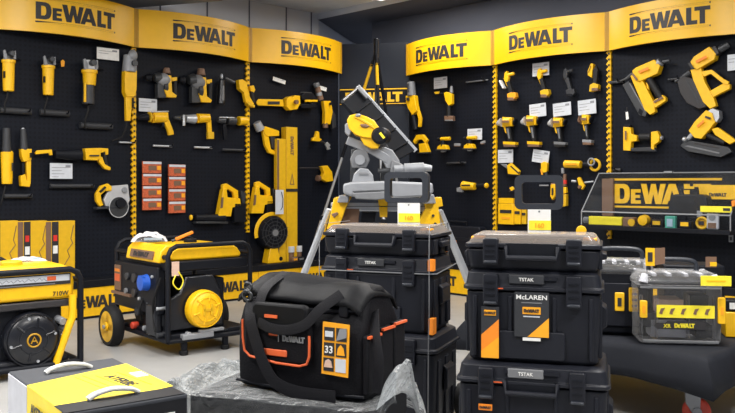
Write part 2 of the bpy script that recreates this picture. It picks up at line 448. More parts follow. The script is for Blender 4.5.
def hook(side, x0, x1, y, label, r=2.2, material='darkgrey', group='dark wall hooks'):
    """bar hook: a rail lying on the board with an upturned arm"""
    root = hit(side, (x0+x1)/2, y, -.03); k = root.y/F
    a = (hit(side, x0, y, -.03)-root).dot(UX[side]); b = (hit(side, x1, y, -.03)-root).dot(UX[side])
    t = thing('wall_hook', label, 'hook', root, ROT[side], group)
    MB().cyl((a, 0, 0), (b, 0, 0), r*k).build('rail', material, t, bevel=.003)
    MB().box(((a+b)/2, .02, 0), ((b-a)*.7, .035, r*k*1.6)).build('mounting_plate', 'black', t, bevel=.003)
    MB().tube([(b-.03, 0, 0), (b-.03, -.05, 0), (b-.03, -.065, .02)], .006).build('arm', 'black', t)
    return t

# --- left bay at the photo edge
def grinder(label, x0, y0, x1, y1, head='silver', body='yellow', low=None):
    w = x1-x0; h = y1-y0; m = (x0+x1)/2
    f = lambda u, v: (x0+u*w, y0+v*h)
    P = [('gear_head', head if low else 'steel_dark', [('c', *f(.5, .06), *f(.5, .24), w*.30, w*.40)]+([('p', [f(.1, .0), f(.85, .02), f(.95, .24), f(.05, .24)], .05, -.02)] if low else [])), ('fork', 'cast', [('p', [f(-.08, .0), f(.08, -.03), f(.26, .08), f(.34, .2), f(.02, .22)], .03, -.03), ('p', [f(.78, .02), f(.95, .0), f(.98, .22), f(.68, .2)], .03, -.03), ('c', *f(.5, .2), *f(.5, .25), w*.44, w*.46)],
          [('spindle', 'steel_dark', [('d', *f(.5, .08), w*.2, .05, -.06)])]),
         ('motor_housing', body, [('c', *f(.5, .24), *f(.5, .98 if not low else .55), w*.46, w*.40)], [('collar', body, [('c', *f(.5, .22), *f(.5, .29), w*.52, w*.52)]), ('switch', 'black', [('b', *f(.02, .5), *f(.16, .66), .03, -.02)])])]
    if low: P.append(('handle', low, [('c', *f(.45, .54), *f(.42, .96), w*.36, w*.42)], [('switch', 'yellow', [('b', *f(.0, .5), *f(.16, .92), .025, -.03)])]))
    P.append(('power_cable', 'rubber', [('t', [f(.45, .96), f(.4, 1.12), f(.2, 1.3), f(.25, 1.5)], w*.07)]))
    P.append(('hanger', 'black', [('c', *f(.5, .1), *f(1.6, .2), w*.1, w*.1, .03)]))
    return wtool('angle_grinder', label, 'angle grinder', 'L', (m, (y0+y1)/2), P, 'grinders hanging upright')
grinder('small yellow angle grinder hanging at the far left of the wall', 2, 51, 15, 92)
grinder('small yellow angle grinder with silver fork, second from the left edge', 42, 57, 54.5, 96)
grinder('angle grinder with silver head, yellow neck and black handle', 82, 60, 97, 106, low='darkgrey')
f = (129, 86)
wtool('angle_grinder', 'large yellow angle grinder with silver head overlapping the serrated strip', 'angle grinder', 'L', f,
      [('gear_head', 'cast', [('c', 129, 55, 129, 72, 5.5, 7), ('e', 131, 56, 5, 6, .03, -.03), ('b', 124, 66, 137, 72, .05)], [('spindle', 'steel_dark', [('d', 131, 64, 3, .05, -.05)])]),
       ('motor_housing', 'yellow', [('p', [(121.5, 71), (137, 71), (136.5, 90), (134, 97), (124, 97), (121.5, 92)], .09)]),
       ('rear_handle', 'yellow', [('p', [(124, 95), (133, 95), (130, 121), (124.5, 121)], .05)], [('trigger', 'black', [('b', 130.5, 98, 132.5, 108, .03, -.02)])]),
       ('power_cable', 'rubber', [('t', [(127, 120), (126, 128), (122, 137), (112, 141)], .9)])], 'grinders hanging upright')
wtool('hang_tag', 'small orange tag on a black hook between two small grinders', 'tag', 'L', (62.5, 63), [('tag', 'tag_orange', [('p', [(60.5, 61), (63, 59.5), (65, 61.5), (64.5, 66.5), (61, 67)], .008)]), ('hook', 'black', [('c', 50, 62.5, 64, 61.5, 1.8, 1.8, .04)])])
card('L', 97, 48, 119, 60, 'glossy white price card under the left header edge', material='white', lines=2)
for lab, x0, x1, y, r in (('dark rail hook below the far left grinder', 0, 31, 111, 3.2), ('dark rail hook below the second grinder', 40, 69, 113, 3.2), ('dark rail hook below the black handled grinder', 80, 112, 126, 3.2),
                          ('dark rail hook carrying the circular saw', 50, 94, 186, 2.2), ('dark rail hook under the two upright polishers', 4, 32, 196, 2.2)):
    hook('L', x0, x1, y, lab, r)
hook('L', 119, 135, 142.5, 'thin bright rod hook at the first serrated strip', .9, 'alu')
wtool('polisher', 'yellow upright polisher with dark neck at the photo edge', 'polisher', 'L', (7, 158),
      [('neck', 'darkgrey', [('c', 6.5, 128, 6.5, 153, 3.4, 4.4)]), ('housing', 'yellow', [('c', 7, 152, 7, 184, 6, 5), ('b', 1.5, 151, 13, 157, .06)], [('vent', 'ink', [('b', 8.5, 163, 10, 171, .02, -.06)])]), ('power_cable', 'rubber', [('t', [(6, 184), (3, 196), (1, 205)], .8)])], 'upright polishers')
wtool('polisher', 'yellow upright polisher with looped handle, beside the reciprocating saw', 'polisher', 'L', (25, 158),
      [('neck', 'darkgrey', [('c', 23, 129, 24, 150, 2.6, 4)], [('tip', 'alu', [('e', 23, 129, 1.5, 1.5, .012)])]), ('housing', 'yellow', [('p', [(18.5, 149), (32, 149), (31.5, 160), (22, 162), (19, 156)], .08)], [('switch', 'black', [('b', 27, 153, 29, 158, .02, -.05)])]),
       ('grip', 'yellow', [('p', [(25, 160), (31, 160), (30.5, 184), (25.5, 184)], .05)]), ('rear_housing', 'yellow', [('p', [(18, 176), (24, 174), (26, 181), (31, 182), (30, 187), (19, 186)], .07)]), ('guard', 'black', [('b', 21, 163, 24, 175, .05)])], 'upright polishers')
wtool('reciprocating_saw', 'yellow reciprocating saw with long black boot and D handle', 'saw', 'L', (80, 158),
      [('blade_guard', 'yellow', [('p', [(34, 153), (36, 150.5), (52, 149.5), (53, 155), (50, 155.5), (49, 153), (35, 154.5)], .03)]),
       ('boot', 'black', [('c', 52, 154, 83, 155, 4, 6.5)]), ('motor_housing', 'yellow', [('p', [(82, 148.5), (101, 148), (101, 158), (97, 160.5), (83, 160)], .08)], [('name_plate', 'ink', [('b', 87, 155, 97, 156.5, .005, -.042)])]),
       ('rear_handle', 'yellow', [('p', [(99, 148), (108.5, 148.5), (108.5, 154.5), (105, 155), (104.5, 151.5), (99, 153)], .05), ('p', [(97, 156), (101, 157), (104, 164), (111, 167.5), (110.5, 170.5), (104, 169), (97, 162)], .05)]), ('grip', 'grip', [('c', 104, 152, 107, 168, 1.6, 1.8)])])
card('L', 50, 163, 72.5, 179, 'white price card below the reciprocating saw', lines=4)
t = wtool('circular_saw', 'circular saw with yellow handle and silver blade guard', 'circular saw', 'L', (112, 200),
      [('upper_guard', 'silver', [('p', [(110, 186), (128, 184.5), (130, 200), (126, 209), (104, 206), (102, 200)], .045)], [('vent_disc', 'cast', [('d', 123, 190, 2.8, .05, -.01)])]),
       ('handle', 'yellow', [('p', [(94, 201), (93.5, 194), (99, 186), (107, 183.5), (111.5, 186.5), (111, 191), (104, 191), (99, 195), (100, 201), (102, 205), (98, 206.5)], .05, -.01)], [('grip_pad', 'grip', [('c', 97.5, 192, 104, 187, 1.2, 1.2, -.035)])]),
       ('blade', 'steel_dark', [('d', 117, 207, 10.5, .004, -.03)], [('blade_rim', 'silver', [('r', 117, 207, 10.4, .5, -.032)])]), ('lower_guard', 'steel_dark', [('p', [(103, 206), (128, 204), (127.5, 210), (118, 209), (108, 210)], .05)], [('hub', 'black', [('d', 118, 203, 5, .05, -.035)])]),
       ('base_plate', 'darkgrey', [('p', [(93, 207), (131, 205), (131, 207), (93, 209.5)], .10)])])
for i, (x0, x1, dk) in enumerate(((-14, 18.5, 0), (17.5, 47.5, 1), (45.5, 75.5, 1))):
    lab = ('tall yellow tool carton on the shelf, cut by the photo edge', 'tall yellow tool carton, middle of the shelf row', 'tall yellow tool carton, rightmost of the shelf row')[i]
    off = .02; p0 = hit('L', x0, 247, off); w = (hit('L', x1, 247, off)-p0).length; zt = hit('L', x1, 220.5, off).z; zb = .312
    t = thing('tool_carton', lab, 'carton', Vector((p0.x, p0.y, zb)), ROT['L'], 'tall yellow cartons')
    H = zt-zb
    MB().box((w/2, .037, H/2), (w-.006, .07, H)).build('carton', 'carton_yellow', t, bevel=.003)
    MB().box((w*.32, .0015, H/2), (w*.22, .003, H*.98)).build('side_band', 'ink', t)
    MB().box((w*.1, .0015, H/2), (w*.17, .003, H*.98)).build('side_flap', 'brown', t)
    d = MB().box((w*.32, -.001, H*.72), (w*.13, .003, H*.1)).build('badge', 'red', t, bevel=.004)
    MB().box((w*.32, -.001, H*.53), (w*.15, .003, H*.13)).build('label', 'white', t)
    mb = MB(); mb.tube([(w*.93, -.0005, H*.92), (w*.84, -.0005, H*.70), (w*.90, -.0005, H*.62), (w*.72, -.0005, H*.50), (w*.80, -.0005, H*.40), (w*.62, -.0005, H*.26)], .003)
    mb.build('printed_swirl', 'brown', t)

# --- left bay with the blister packs
def router(label, x0, y0, x1, y1, col):
    f = lambda u, v: (x0+u*(x1-x0), y0+v*(y1-y0)); h = y1-y0
    return wtool('rotary_hammer', label, 'rotary hammer', 'L', f(.5, .5), [
        ('front_head', 'steel_dark', [('c', *f(-.1, .3), *f(.35, .3), h*.13, h*.2), ('b', *f(.05, .5), *f(.5, 1), .08)]),
        ('gear_case', col, [('e', *f(.4, .38), h*.26, h*.24, .06)]), ('motor_housing', 'darkgrey', [('c', *f(.25, .62), *f(.6, .62), h*.2, h*.22)]),
        ('top_cap', 'brown', [('c', *f(.55, .16), *f(.55, -.04), h*.14, h*.1)]),
        ('yellow_shell', 'yellow', [('p', [f(.5, .22), f(.66, .24), f(.7, .8), f(.95, .92), f(.9, 1), f(.45, .98), f(.3, .72), f(.52, .7)], .06, -.02), ('p', [f(.68, .3), f(1, .28), f(1, .42), f(.72, .42)], .05)]),
        ('rear_handle', 'grip', [('c', *f(.92, .38), *f(.9, .92), h*.07, h*.08)]), ('chuck', 'black', [('c', *f(-.45, .28), *f(-.1, .3), h*.08, h*.15)])], 'rotary hammers on the top row')
router('compact rotary hammer with grey gear case, left of the pair under the header', 154, 69, 177, 98, 'cast')
router('compact rotary hammer with black grip, right of the pair under the header', 188, 70, 212, 103, 'midgrey')
wtool('drill_stand', 'thin black tool with silver knob, beside the yellow palm router', 'tool', 'L', (223, 89),
      [('body', 'black_gloss', [('c', 222, 80, 221, 104, 3, 4)]), ('knob', 'alu', [('e', 221.5, 76.5, 1.6, 3, .02)]), ('arm', 'steel_dark', [('c', 224, 78, 235, 82.5, 1.5, 2)]), ('clip', 'midgrey', [('b', 220, 86, 222.5, 101, .02, -.03)])])
wtool('palm_router', 'yellow palm router with black grip hanging over the serrated strip', 'router', 'L', (246, 93),
      [('motor_housing', 'yellow', [('p', [(236, 80), (241, 79.5), (246, 82), (247, 90), (243, 93), (237, 89)], .08)]), ('body', 'yellow', [('p', [(241, 90), (246, 86), (249, 97), (254, 104), (250, 107), (244, 102)], .06)]),
       ('rear_shell', 'yellow', [('p', [(248, 86), (253, 85.5), (255, 90), (253, 93), (249, 91)], .06)]), ('grip', 'grip', [('c', 251.5, 91, 253.5, 103, 2.2, 2)]), ('base', 'carton_yellow', [('p', [(245, 101), (255, 105.5), (254, 108), (246, 105)], .07)])])
card('L', 139, 98.5, 157, 112, 'white price card above the first yellow drill', lines=3)
def drill(label, pts):
    return wtool('power_drill', label, 'drill', 'L', pts['c'], pts['p'], 'drills on the second row')
drill('yellow pistol drill with black chuck below a white price card', dict(c=(160, 122), p=[
    ('chuck', 'black', [('c', 137, 118, 149, 117, 2, 4)]), ('collar', 'carton_yellow', [('c', 148, 117, 151, 117, 5, 5.5)]), ('motor_housing', 'yellow', [('c', 150, 117.5, 168, 118, 5.4, 4.6), ('p', [(151, 112), (168, 112.5), (169, 121), (151, 123)], .06)]),
    ('top_rail', 'alu', [('c', 150, 112, 168, 111.5, .9, .7, -.02)]), ('grip', 'yellow', [('p', [(162, 121), (168, 119), (173.5, 131), (174, 134.5), (168.5, 135.5), (167, 130)], .045)], [('trigger', 'black', [('b', 161.5, 122, 164, 127, .03)])])]))
drill('silver and yellow hammer drill with side handle', dict(c=(195, 124), p=[
    ('chuck', 'steel_dark', [('c', 173, 117.5, 183, 118, 1.4, 3)]), ('side_handle', 'alu', [('c', 181.5, 115, 181.5, 126, 1.3, 1.5, -.04)]), ('gear_case', 'alu', [('c', 183, 118.5, 197, 119, 3.6, 5)]),
    ('motor_housing', 'yellow', [('c', 195, 118.5, 211, 118, 5, 4.2), ('p', [(193, 116), (210, 114), (211, 122), (196, 123)], .06)]), ('grip', 'yellow', [('p', [(206, 121), (211, 120), (212, 133), (207, 133)], .04)]), ('grip_end', 'carton_yellow', [('b', 206.5, 132, 214, 139, .05)])]))
drill('dark drill with yellow rear cap, last on the second row', dict(c=(232, 121), p=[
    ('chuck', 'steel_dark', [('c', 216, 120, 226, 120.5, 2.4, 3.6)]), ('gear_case', 'darkgrey', [('c', 225, 120.5, 237, 121, 4, 4.5)]), ('motor_cap', 'yellow', [('c', 236, 121, 249, 121, 4.8, 4.2)]), ('grip', 'black', [('p', [(222, 124), (226, 124), (227, 139), (223, 140)], .04)]), ('top_rail', 'alu', [('c', 217, 117.5, 233, 118, .7, .7, -.03)])]))
hook('L', 153, 172, 146, 'bright rod hook under the yellow pistol drill', 1.1, 'alu'); hook('L', 194, 212, 147.5, 'bright rod hook under the silver hammer drill', 1.1, 'alu'); hook('L', 222, 245, 150, 'dark rod hook under the dark drill', 1.3)
for cx, (xa, xb), y0, lab in ((0, (142.5, 161), 161.5, 'left column'), (1, (168.5, 185), 164.5, 'right column')):
    for r in range(4):
        ya = y0+r*12.3; yb = ya+11.6; root = hit('L', (xa+xb)/2, (ya+yb)/2, -.02); k = root.y/F
        w = (hit('L', xb, ya, -.02)-hit('L', xa, ya, -.02)).length; h = (yb-ya)*k
        t = thing('blade_pack', 'orange blade pack, %s in the %s of packs' % (('topmost', 'second from top', 'third from top', 'lowest')[r], lab), 'pack', root, ROT['L'], 'orange blister packs')
        o = MB().box((0, 0, 0), (w, .02, h)).build('carton', 'blade_pack', t, bevel=.003)
        MB().box((0, -.0115, h*.38), (w*.98, .003, h*.2)).build('header_strip', 'card', t)
        MB().box((0, -.0115, -.06*h), (w*.42, .003, h*.4)).build('blade_window', 'brown', t)
        mb = MB(); mb.box((w*.36, -.0115, -.05*h), (w*.2, .003, h*.35)); mb.build('text_block', 'tag_orange', t)
        MB().cyl((0, .01, h*.44), (0, .045, h*.44), .004, seg=8).build('peg', 'darkgrey', t)
def jig(label, x0, y0, x1, y1):
    f = lambda u, v: (x0+u*(x1-x0), y0+v*(y1-y0))
    return wtool('cordless_hammer', label, 'rotary hammer', 'L', f(.5, .5), [
        ('body', 'yellow', [('p', [f(.22, .18), f(.36, .16), f(.4, .42), f(.95, .45), f(1, .68), f(.62, .72), f(.55, .98), f(0, .98)], .09)], [('grip_slot', 'brown', [('p', [f(.16, .42), f(.24, .42), f(.2, .72), f(.11, .74)], .02, -.04)])]),
        ('top_handle', 'yellow', [('p', [f(.22, .05), f(.42, .0), f(.88, .2), f(.9, .44), f(.72, .44), f(.68, .28), f(.44, .17), f(.36, .3), f(.22, .3)], .05)], [('grip_pad', 'black', [('p', [f(.34, .0), f(.45, -.03), f(.92, .18), f(.86, .22)], .052)])]),
        ('battery', 'black', [('b', *f(.62, .6), *f(1.18, 1.15), .09)]), ('rear_cap', 'darkgrey', [('p', [f(.92, .22), f(1.16, .3), f(1.12, .62), f(.98, .6)], .07)])], 'yellow cordless hammers low on the board')
jig('yellow cordless hammer with looped top handle, beside the blister packs', 215, 183, 241, 217)
jig('yellow cordless hammer with looped top handle, above the black fan', 248, 181, 273, 214)
wtool('planer', 'black horizontal planer with small yellow knob, low beside the blister packs', 'planer', 'L', (208, 218), [('body', 'black', [('c', 193, 218, 226, 218, 3.4, 4.4)]), ('knob', 'yellow', [('e', 191, 217.5, 1.8, 2.8, .02)]), ('sole_plate', 'steel_dark', [('b', 193, 221.5, 228, 223.5, .09)])])

# --- left bay next to the corner
card('L', 273, 78.5, 285.5, 82.5, 'narrow white price strip above the chain saw', 10, 'white', 1); card('L', 319, 86.5, 326.5, 90.5, 'tiny white price strip beside the tall grey headed tool', 8, 'white', 1)
t = wtool('chain_saw', 'yellow cordless chain saw with sheathed bar pointing left', 'chain saw', 'L', (287, 103),
      [('bar_sheath', 'yellow', [('p', [(256, 101.5), (258, 99), (283, 99.5), (284, 106.5), (258, 105.5), (256.3, 104)], .02)], [('sheath_print', 'ink', [('b', 267, 101.5, 279, 104.5, .002, -.0125)])]),
       ('motor_housing', 'yellow', [('p', [(283, 99), (287, 96.5), (291, 97.5), (293, 95.5), (299.5, 96), (300, 104), (296, 109.5), (287, 110.5), (283, 107)], .10)], [('sprocket_knob', 'brown', [('d', 292.5, 102.5, 2.2, .03, -.06)])]),
       ('rear_handle', 'black', [('p', [(299, 96), (303, 93), (312, 93.5), (317, 98), (316, 107), (308, 108.5), (299, 108), (299, 104), (311, 104), (312, 99), (300, 100)], .06)], [('handle_line', 'yellow', [('b', 303, 100, 316, 102, .02, -.025)])]),
       ('front_guard', 'steel_dark', [('c', 300, 92.5, 312, 93, .8, .8)])])
wtool('oscillating_tool', 'tall tool with grey head, dark neck and yellow body, near the corner', 'tool', 'L', (322, 105),
      [('head', 'midgrey', [('c', 315, 83, 318, 87, 3.2, 3)]), ('neck', 'brown', [('c', 317, 87, 321, 100, 2.6, 3.4)], [('ferrule', 'cast', [('c', 318.5, 92, 319.5, 96, 3, 3.3)])]), ('body', 'yellow', [('p', [(321, 101), (330, 101), (332.5, 112), (329.5, 124.5), (322.5, 124), (323, 112)], .07)], [('switch', 'black', [('d', 328, 104, 1.4, .02, -.04)])]),
       ('grip', 'brown', [('c', 325, 123, 325.5, 128, 2.6, 2.8)]), ('battery', 'darkgrey', [('p', [(330, 108), (335, 115), (336, 127), (331, 129)], .05)])])
wtool('drywall_screwdriver', 'yellow drywall screwdriver with grey nose tilted up to the left', 'drill', 'L', (265, 138),
      [('nose', 'alu', [('c', 255, 122.5, 262, 130, 4.2, 4.8)]), ('motor_housing', 'yellow', [('p', [(260, 127), (264, 126.5), (279, 131), (279, 136), (266, 136.5), (262, 134)], .07)]), ('grip', 'yellow', [('p', [(261, 131), (267, 134), (270, 149), (278, 152.5), (277, 155.5), (268, 153), (264, 146)], .05)]), ('inner_grip', 'darkgrey', [('p', [(269, 136), (275, 137), (276, 150), (271, 148)], .04)])])
off = .05
def tall_box(name, label, x0, x1, ztop_px, d, material, zb=.312, text=None):
    p0 = hit('L', x0, 200, off); w = (hit('L', x1, 200, off)-p0).length; zt = hit('L', x1, ztop_px, off).z
    t = thing(name, label, 'carton', Vector((p0.x, p0.y, zb)), ROT['L']); H = zt-zb
    o = MB().box((w/2, d/2, H/2), (w, d, H)).build('carton', material, t, bevel=.003)
    return t, o, w, H
t, o, w, H = tall_box('pole_tool_carton', 'very tall narrow yellow carton standing on the shelf', 286.5, 297.5, 127.5, .085, 'carton_yellow')
write('DEWALT', .04, 'brown', o, (w/2, -.001, H*.86), right=(0, 0, -1)); mb = MB(); mb.add([(w/2-.03, -.002, H*.57), (w/2+.03, -.002, H*.57), (w/2, -.002, H*.66), (w/2-.018, -.002, H*.577), (w/2+.018, -.002, H*.577), (w/2, -.002, H*.64)], [(0, 1, 4, 3), (1, 2, 5, 4), (2, 0, 3, 5)]); mb.build('warning_triangle', 'brown', t)
MB().cyl((-.015, .03, H*.55), (w+.005, .03, H*.55), .001).build('band', 'ink', t); MB().box((w/2, .04, H*.53), (w+.006, .09, .03)).build('strap', 'ink', t)
t, o, w, H = tall_box('tool_carton', 'slim yellow carton with dark edge behind the very tall carton', 277, 286, 139, .05, 'carton_yellow'); MB().box((w*.12, -.001, H/2), (w*.2, .004, H*.98)).build('edge_band', 'brown', t)
t = thing('paper_manual', 'white paper manual hanging beside the tall cartons', 'paper', hit('L', 279.5, 202, .09), ROT['L']); MB().box((0, 0, 0), (.10, .006, .24)).build('sheet', 'card', t); MB().tube([(.02, -.006, .1), (.035, -.012, .03), (.03, -.01, -.05), (.01, -.006, -.08)], .003).build('cord', 'black', t)
wtool('trigger_sprayer', 'small yellow tool with silver claw, right of the tall carton', 'tool', 'L', (319, 140), [('body', 'yellow', [('p', [(311, 138), (314, 137), (316, 131), (318.5, 132), (319, 138), (322, 139.5), (319, 141.5), (311, 141)], .05)]), ('shaft', 'steel_dark', [('c', 318, 140, 327, 144, 1, 1)]), ('claw', 'alu', [('p', [(324, 144), (327, 142), (330.5, 145), (329, 147), (331, 149), (327, 150), (326, 147)], .03)])])
wtool('corded_sander', 'rounded yellow sander on a long thin hook, below the silver claw', 'sander', 'L', (323, 174), [('body', 'yellow', [('p', [(319, 166.5), (326, 165.5), (331.5, 172), (333, 181), (325, 182), (319, 179), (322, 173)], .08)]), ('front_pad', 'brown', [('c', 315.5, 178, 321, 178.5, 3.2, 3)]), ('hook', 'ink', [('c', 299, 168, 320, 168, .8, .8)])])
# black job fan in a yellow frame
p = hit('L', 271, 236, .02); k = p.y/F
t = thing('job_fan', 'round black fan in a yellow frame on the shelf', 'fan', Vector((p.x, p.y, .312)), ROT['L']-R(6)); r = 17*k; zc = p.z+.035-.312
MB().lathe([(r*.2, -.075), (r*.9, -.07), (r, -.04), (r, .04), (r*.85, .06)], (0, 0, zc), (0, 1, 0)).build('drum', 'black', t)
mb = MB()
for q in (.25, .45, .65, .85): mb.ring((0, -.078, zc), (0, 1, 0), r*q, .0035, ts=6)
for i in range(12):
    a = i*math.pi/6; mb.tube([(r*.1*math.cos(a), -.08, zc+r*.1*math.sin(a)), (r*.95*math.cos(a+.3), -.074, zc+r*.95*math.sin(a+.3))], .0025, 6)
mb.build('grille', 'darkgrey', t); MB().cyl((0, -.085, zc), (0, -.07, zc), r*.2).build('hub_badge', 'midgrey', t)
mb = MB(); mb.tube([((r*1.05)*math.cos(R(a)), -.02, zc+(r*1.05)*math.sin(R(a))) for a in range(60, 196, 9)], 0, 8, flat=(.055, .016)); mb.build('upper_frame', 'yellow', t, bevel=.003)
mb = MB(); mb.prism([(-r*.45, .0), (r*.55, .0), (r*.6, .03), (r*.4, .05), (r*.25, zc-r*.86), (-r*.25, zc-r*.86), (-r*.4, .045)], -.06, .05); mb.build('foot', 'yellow', t, bevel=.006)
MB().cyl((r*.45, -.065, .04), (r*.45, -.05, .04), .02).build('knob', 'black', t)
for i, (x, y, m, lab, rx) in enumerate(((291, 243, 'cotton', 'small white roll on the shelf beside the black fan', 3.6), (299, 241, 'pale', 'small pale roll on the shelf right of the white one', 3.2), (292, 252, 'amber', 'small amber pack lying on the shelf beside the black fan', 3.6), (298, 255, 'dark', 'small dark tool lying on the shelf right of the fan', 4.5))):
    p = hit('L', x, y, .05); k = p.y/F
    t = thing('small_roll' if i < 2 else 'small_pack', lab, 'roll' if i < 2 else 'pack', Vector((p.x, p.y, .312)), ROT['L'])
    if i < 2:
        MB().cyl((0, 0, .09), (0, 0, .15), rx*k).build('roll', ('card', 'card')[i], t, bevel=.004); MB().cyl((0, 0, 0), (0, 0, .09), rx*k*.8).build('core', 'brown', t)
    else:
        MB().box((0, -.02, .022), (rx*2*k, .07, .044)).build('pack', ('brown', 'black')[i-2], t, bevel=.006); MB().box((0, -.056, .022), (rx*1.2*k, .003, .02)).build('label', ('tag_orange', 'midgrey')[i-2], t)
# --- right bay next to the corner
wtool('reciprocating_saw', 'upright saw with grey head and yellow body, beside the corner sign', 'saw', 'R', (413, 105),
      [('head', 'midgrey', [('c', 411, 82, 412, 96, 4, 4.6)], [('slot', 'darkgrey', [('c', 411, 84, 411.5, 92, 1.2, 1.2, -.04)])]), ('motor_housing', 'yellow', [('p', [(406, 96), (417, 95.5), (418, 104), (420, 111), (414, 115), (409, 109), (406.5, 103)], .08)], [('switch', 'ink', [('b', 409, 98, 412, 101, .02, -.04)])]),
       ('rear_handle', 'yellow', [('p', [(416, 110), (420, 111), (422.5, 118), (421.5, 127), (418.5, 127), (419, 119)], .04), ('p', [(410, 109), (414, 113), (416, 120), (413.5, 119)], .05)]), ('grip', 'black', [('c', 413, 115, 416, 130, 2.4, 3)])])
card('R', 434, 77, 447, 88.5, 'greyish price card near the corner end of the right wall', material='carton_pale', lines=3)
wtool('rivet_tool', 'upright slim yellow tool with silver tip, under the greyish card', 'tool', 'R', (449, 104),
      [('tip', 'cast', [('c', 451.5, 86, 451.5, 93, 1.3, 2)]), ('head', 'yellow', [('p', [(444, 93), (447, 92), (454, 94), (454, 104), (450, 106), (446, 101)], .06)]), ('grip', 'grip', [('c', 449, 102, 449, 117, 2, 2.2)]), ('battery', 'brown', [('b', 444.5, 116, 455, 121, .06)], [('battery_rim', 'cast', [('b', 445, 119.8, 455, 121, .062)])])])
wtool('yellow_clip', 'tiny yellow clip just under the greyish price card', 'clip', 'R', (437, 93), [('clip', 'carton_yellow', [('p', [(434, 92), (440, 91.5), (439, 94), (435, 94)], .02)]), ('arm', 'ink', [('c', 437, 93, 441, 93, .6, .6, .03)])])
hook('R', 466, 488, 81, 'faint grey rod hook high on the bay nearest the corner', .7, 'midgrey')
hook('R', 447, 466, 163, 'dark rod hook under the two small sanders', 1.2); 
wtool('jigsaw', 'yellow arched jigsaw right behind the tilted saw table', 'jigsaw', 'R', (422, 144), [('handle', 'yellow', [('p', [(413, 141), (417, 135), (424, 134.5), (429, 140), (427, 144), (423, 139.5), (418, 140), (415, 144)], .05)]), ('body', 'yellow', [('p', [(419, 144), (427, 143), (431, 152), (420, 153)], .07)]), ('shoe', 'steel_dark', [('b', 418, 152.4, 431, 153.6, .09)])])
def sander(label, x, y):
    return wtool('palm_sander', label, 'sander', 'R', (x+7, y+8), [('top_handle', 'yellow', [('c', x+3, y+2.5, x+14, y+2, 1.8, 1.9)]), ('knob', 'black', [('e', x+1.5, y+2.5, 1.8, 1.8, .02)]), ('neck', 'black', [('c', x+6, y+4, x+6, y+10, 2.6, 3)]), ('body', 'yellow', [('p', [(x, y+13), (x+1, y+10), (x+5, y+8), (x+11, y+8.5), (x+13, y+13)], .08)]), ('sole_plate', 'darkgrey', [('b', x-1, y+12.8, x+13, y+14.2, .09)], [('pad', 'cast', [('b', x+4, y+14.2, x+9, y+15.6, .04)])])], 'palm sanders')
sander('small yellow palm sander, left of the two near the corner', 437, 136.5); sander('small yellow palm sander under the white card', 463.5, 135.5)
card('R', 467.5, 128.5, 482, 140, 'white price card above the right palm sander', lines=3)
wtool('blade_case', 'small pale blade case between the two palm sanders', 'case', 'R', (458, 145), [('case', 'cast', [('b', 454, 143.5, 461, 146, .03)]), ('rim', 'brown', [('b', 454, 145.6, 461, 146.4, .032)])])
wtool('blade_case', 'small pale case at the right of the white sander card', 'case', 'R', (483, 142), [('case', 'cast', [('p', [(480, 142), (485.5, 140.5), (486, 143), (480.5, 144)], .03)]), ('rim', 'brown', [('b', 480, 143.4, 485, 144.2, .032)])])
wtool('die_grinder', 'yellow cordless grinder lying sideways with black tail, low near the corner', 'grinder', 'R', (471, 186), [('body', 'yellow', [('c', 461, 185.5, 477, 186.5, 4.6, 3.6)], [('name_plate', 'ink', [('b', 464, 184.5, 473, 186, .004, -.045)])]), ('head', 'cast', [('p', [(456.5, 188), (461, 187), (464, 192), (457, 192)], .05)]), ('tail', 'black', [('c', 476, 186, 486, 185.5, 2.4, 2)]), ('tail_cap', 'yellow', [('e', 486.5, 185.5, 2.2, 2.6, .03)])])

# --- middle right bay
def compact(label, cx, cy, s, body, batt, plate=None):
    f = lambda x, y: (cx+x*s, cy+y*s)
    P = [('head', body, [('p', [f(-2, -14), f(1, -16), f(3, -10), f(2, -5), f(-1, -4), f(-3, -8)], .05), ('c', *f(0, -12), *f(8, -13.5), 1.8*s, 1.6*s)]),
         ('grip', 'grip' if body != 'darkgrey' else 'darkgrey', [('p', [f(-1, -5), f(3, -6), f(7.5, 6), f(3, 7.5)], .045)], [('trigger', body, [('p', [f(-2, -5), f(0, -5), f(4, 3), f(2, 3)], .02)])]),
         ('battery', batt, [('p', [f(0, 7), f(5, 5.5), f(10.5, 5.5), f(11.5, 10), f(8, 13), f(1, 13)], .07)], [('battery_base', 'brown' if batt != 'darkgrey' else 'black', [('b', *f(1, 10.5), *f(9, 13.6), .072)])])]
    if plate: P.append(('shoe', 'white', [('p', [f(-8, -6), f(-6.5, -7), f(-1, 1), f(-3, 2)], .06)]))
    return wtool('compact_driver', label, 'cordless tool', 'R', (cx, cy), P, 'small drivers on the upper row')
compact('small cordless tool with white shoe and orange battery, leftmost of the upper row', 507, 87, 1.0, 'yellow', 'tag_orange', True)
card('R', 532.5, 62.5, 549, 76, 'grey price card behind the second small cordless tool', material='carton_pale', lines=3)
compact('small cordless driver in front of a grey price card, upper row', 540, 84, 1.0, 'yellow', 'carton_yellow')
compact('all dark grey small cordless driver, third of the upper row', 566, 83.5, .98, 'darkgrey', 'darkgrey')
wtool('compact_driver', 'small cordless tool with slanted yellow head, rightmost of the upper row', 'cordless tool', 'R', (593, 78), [('head', 'yellow', [('p', [(592, 63.5), (595, 64), (593, 78), (588, 75.5), (588, 71)], .06)], [('vents', 'ink', [('p', [(592.3, 66), (593, 66), (590.5, 73), (589.8, 73)], .003, -.032)])]), ('grip', 'grip', [('p', [(593, 70), (597, 66), (599, 70), (597.5, 84), (593, 84)], .045)]), ('battery', 'carton_yellow', [('p', [(590, 85), (595, 83), (601, 85), (600, 90.5), (589, 92)], .07)], [('battery_base', 'brown', [('b', 592, 88, 600, 91, .072)])])], 'small drivers on the upper row')
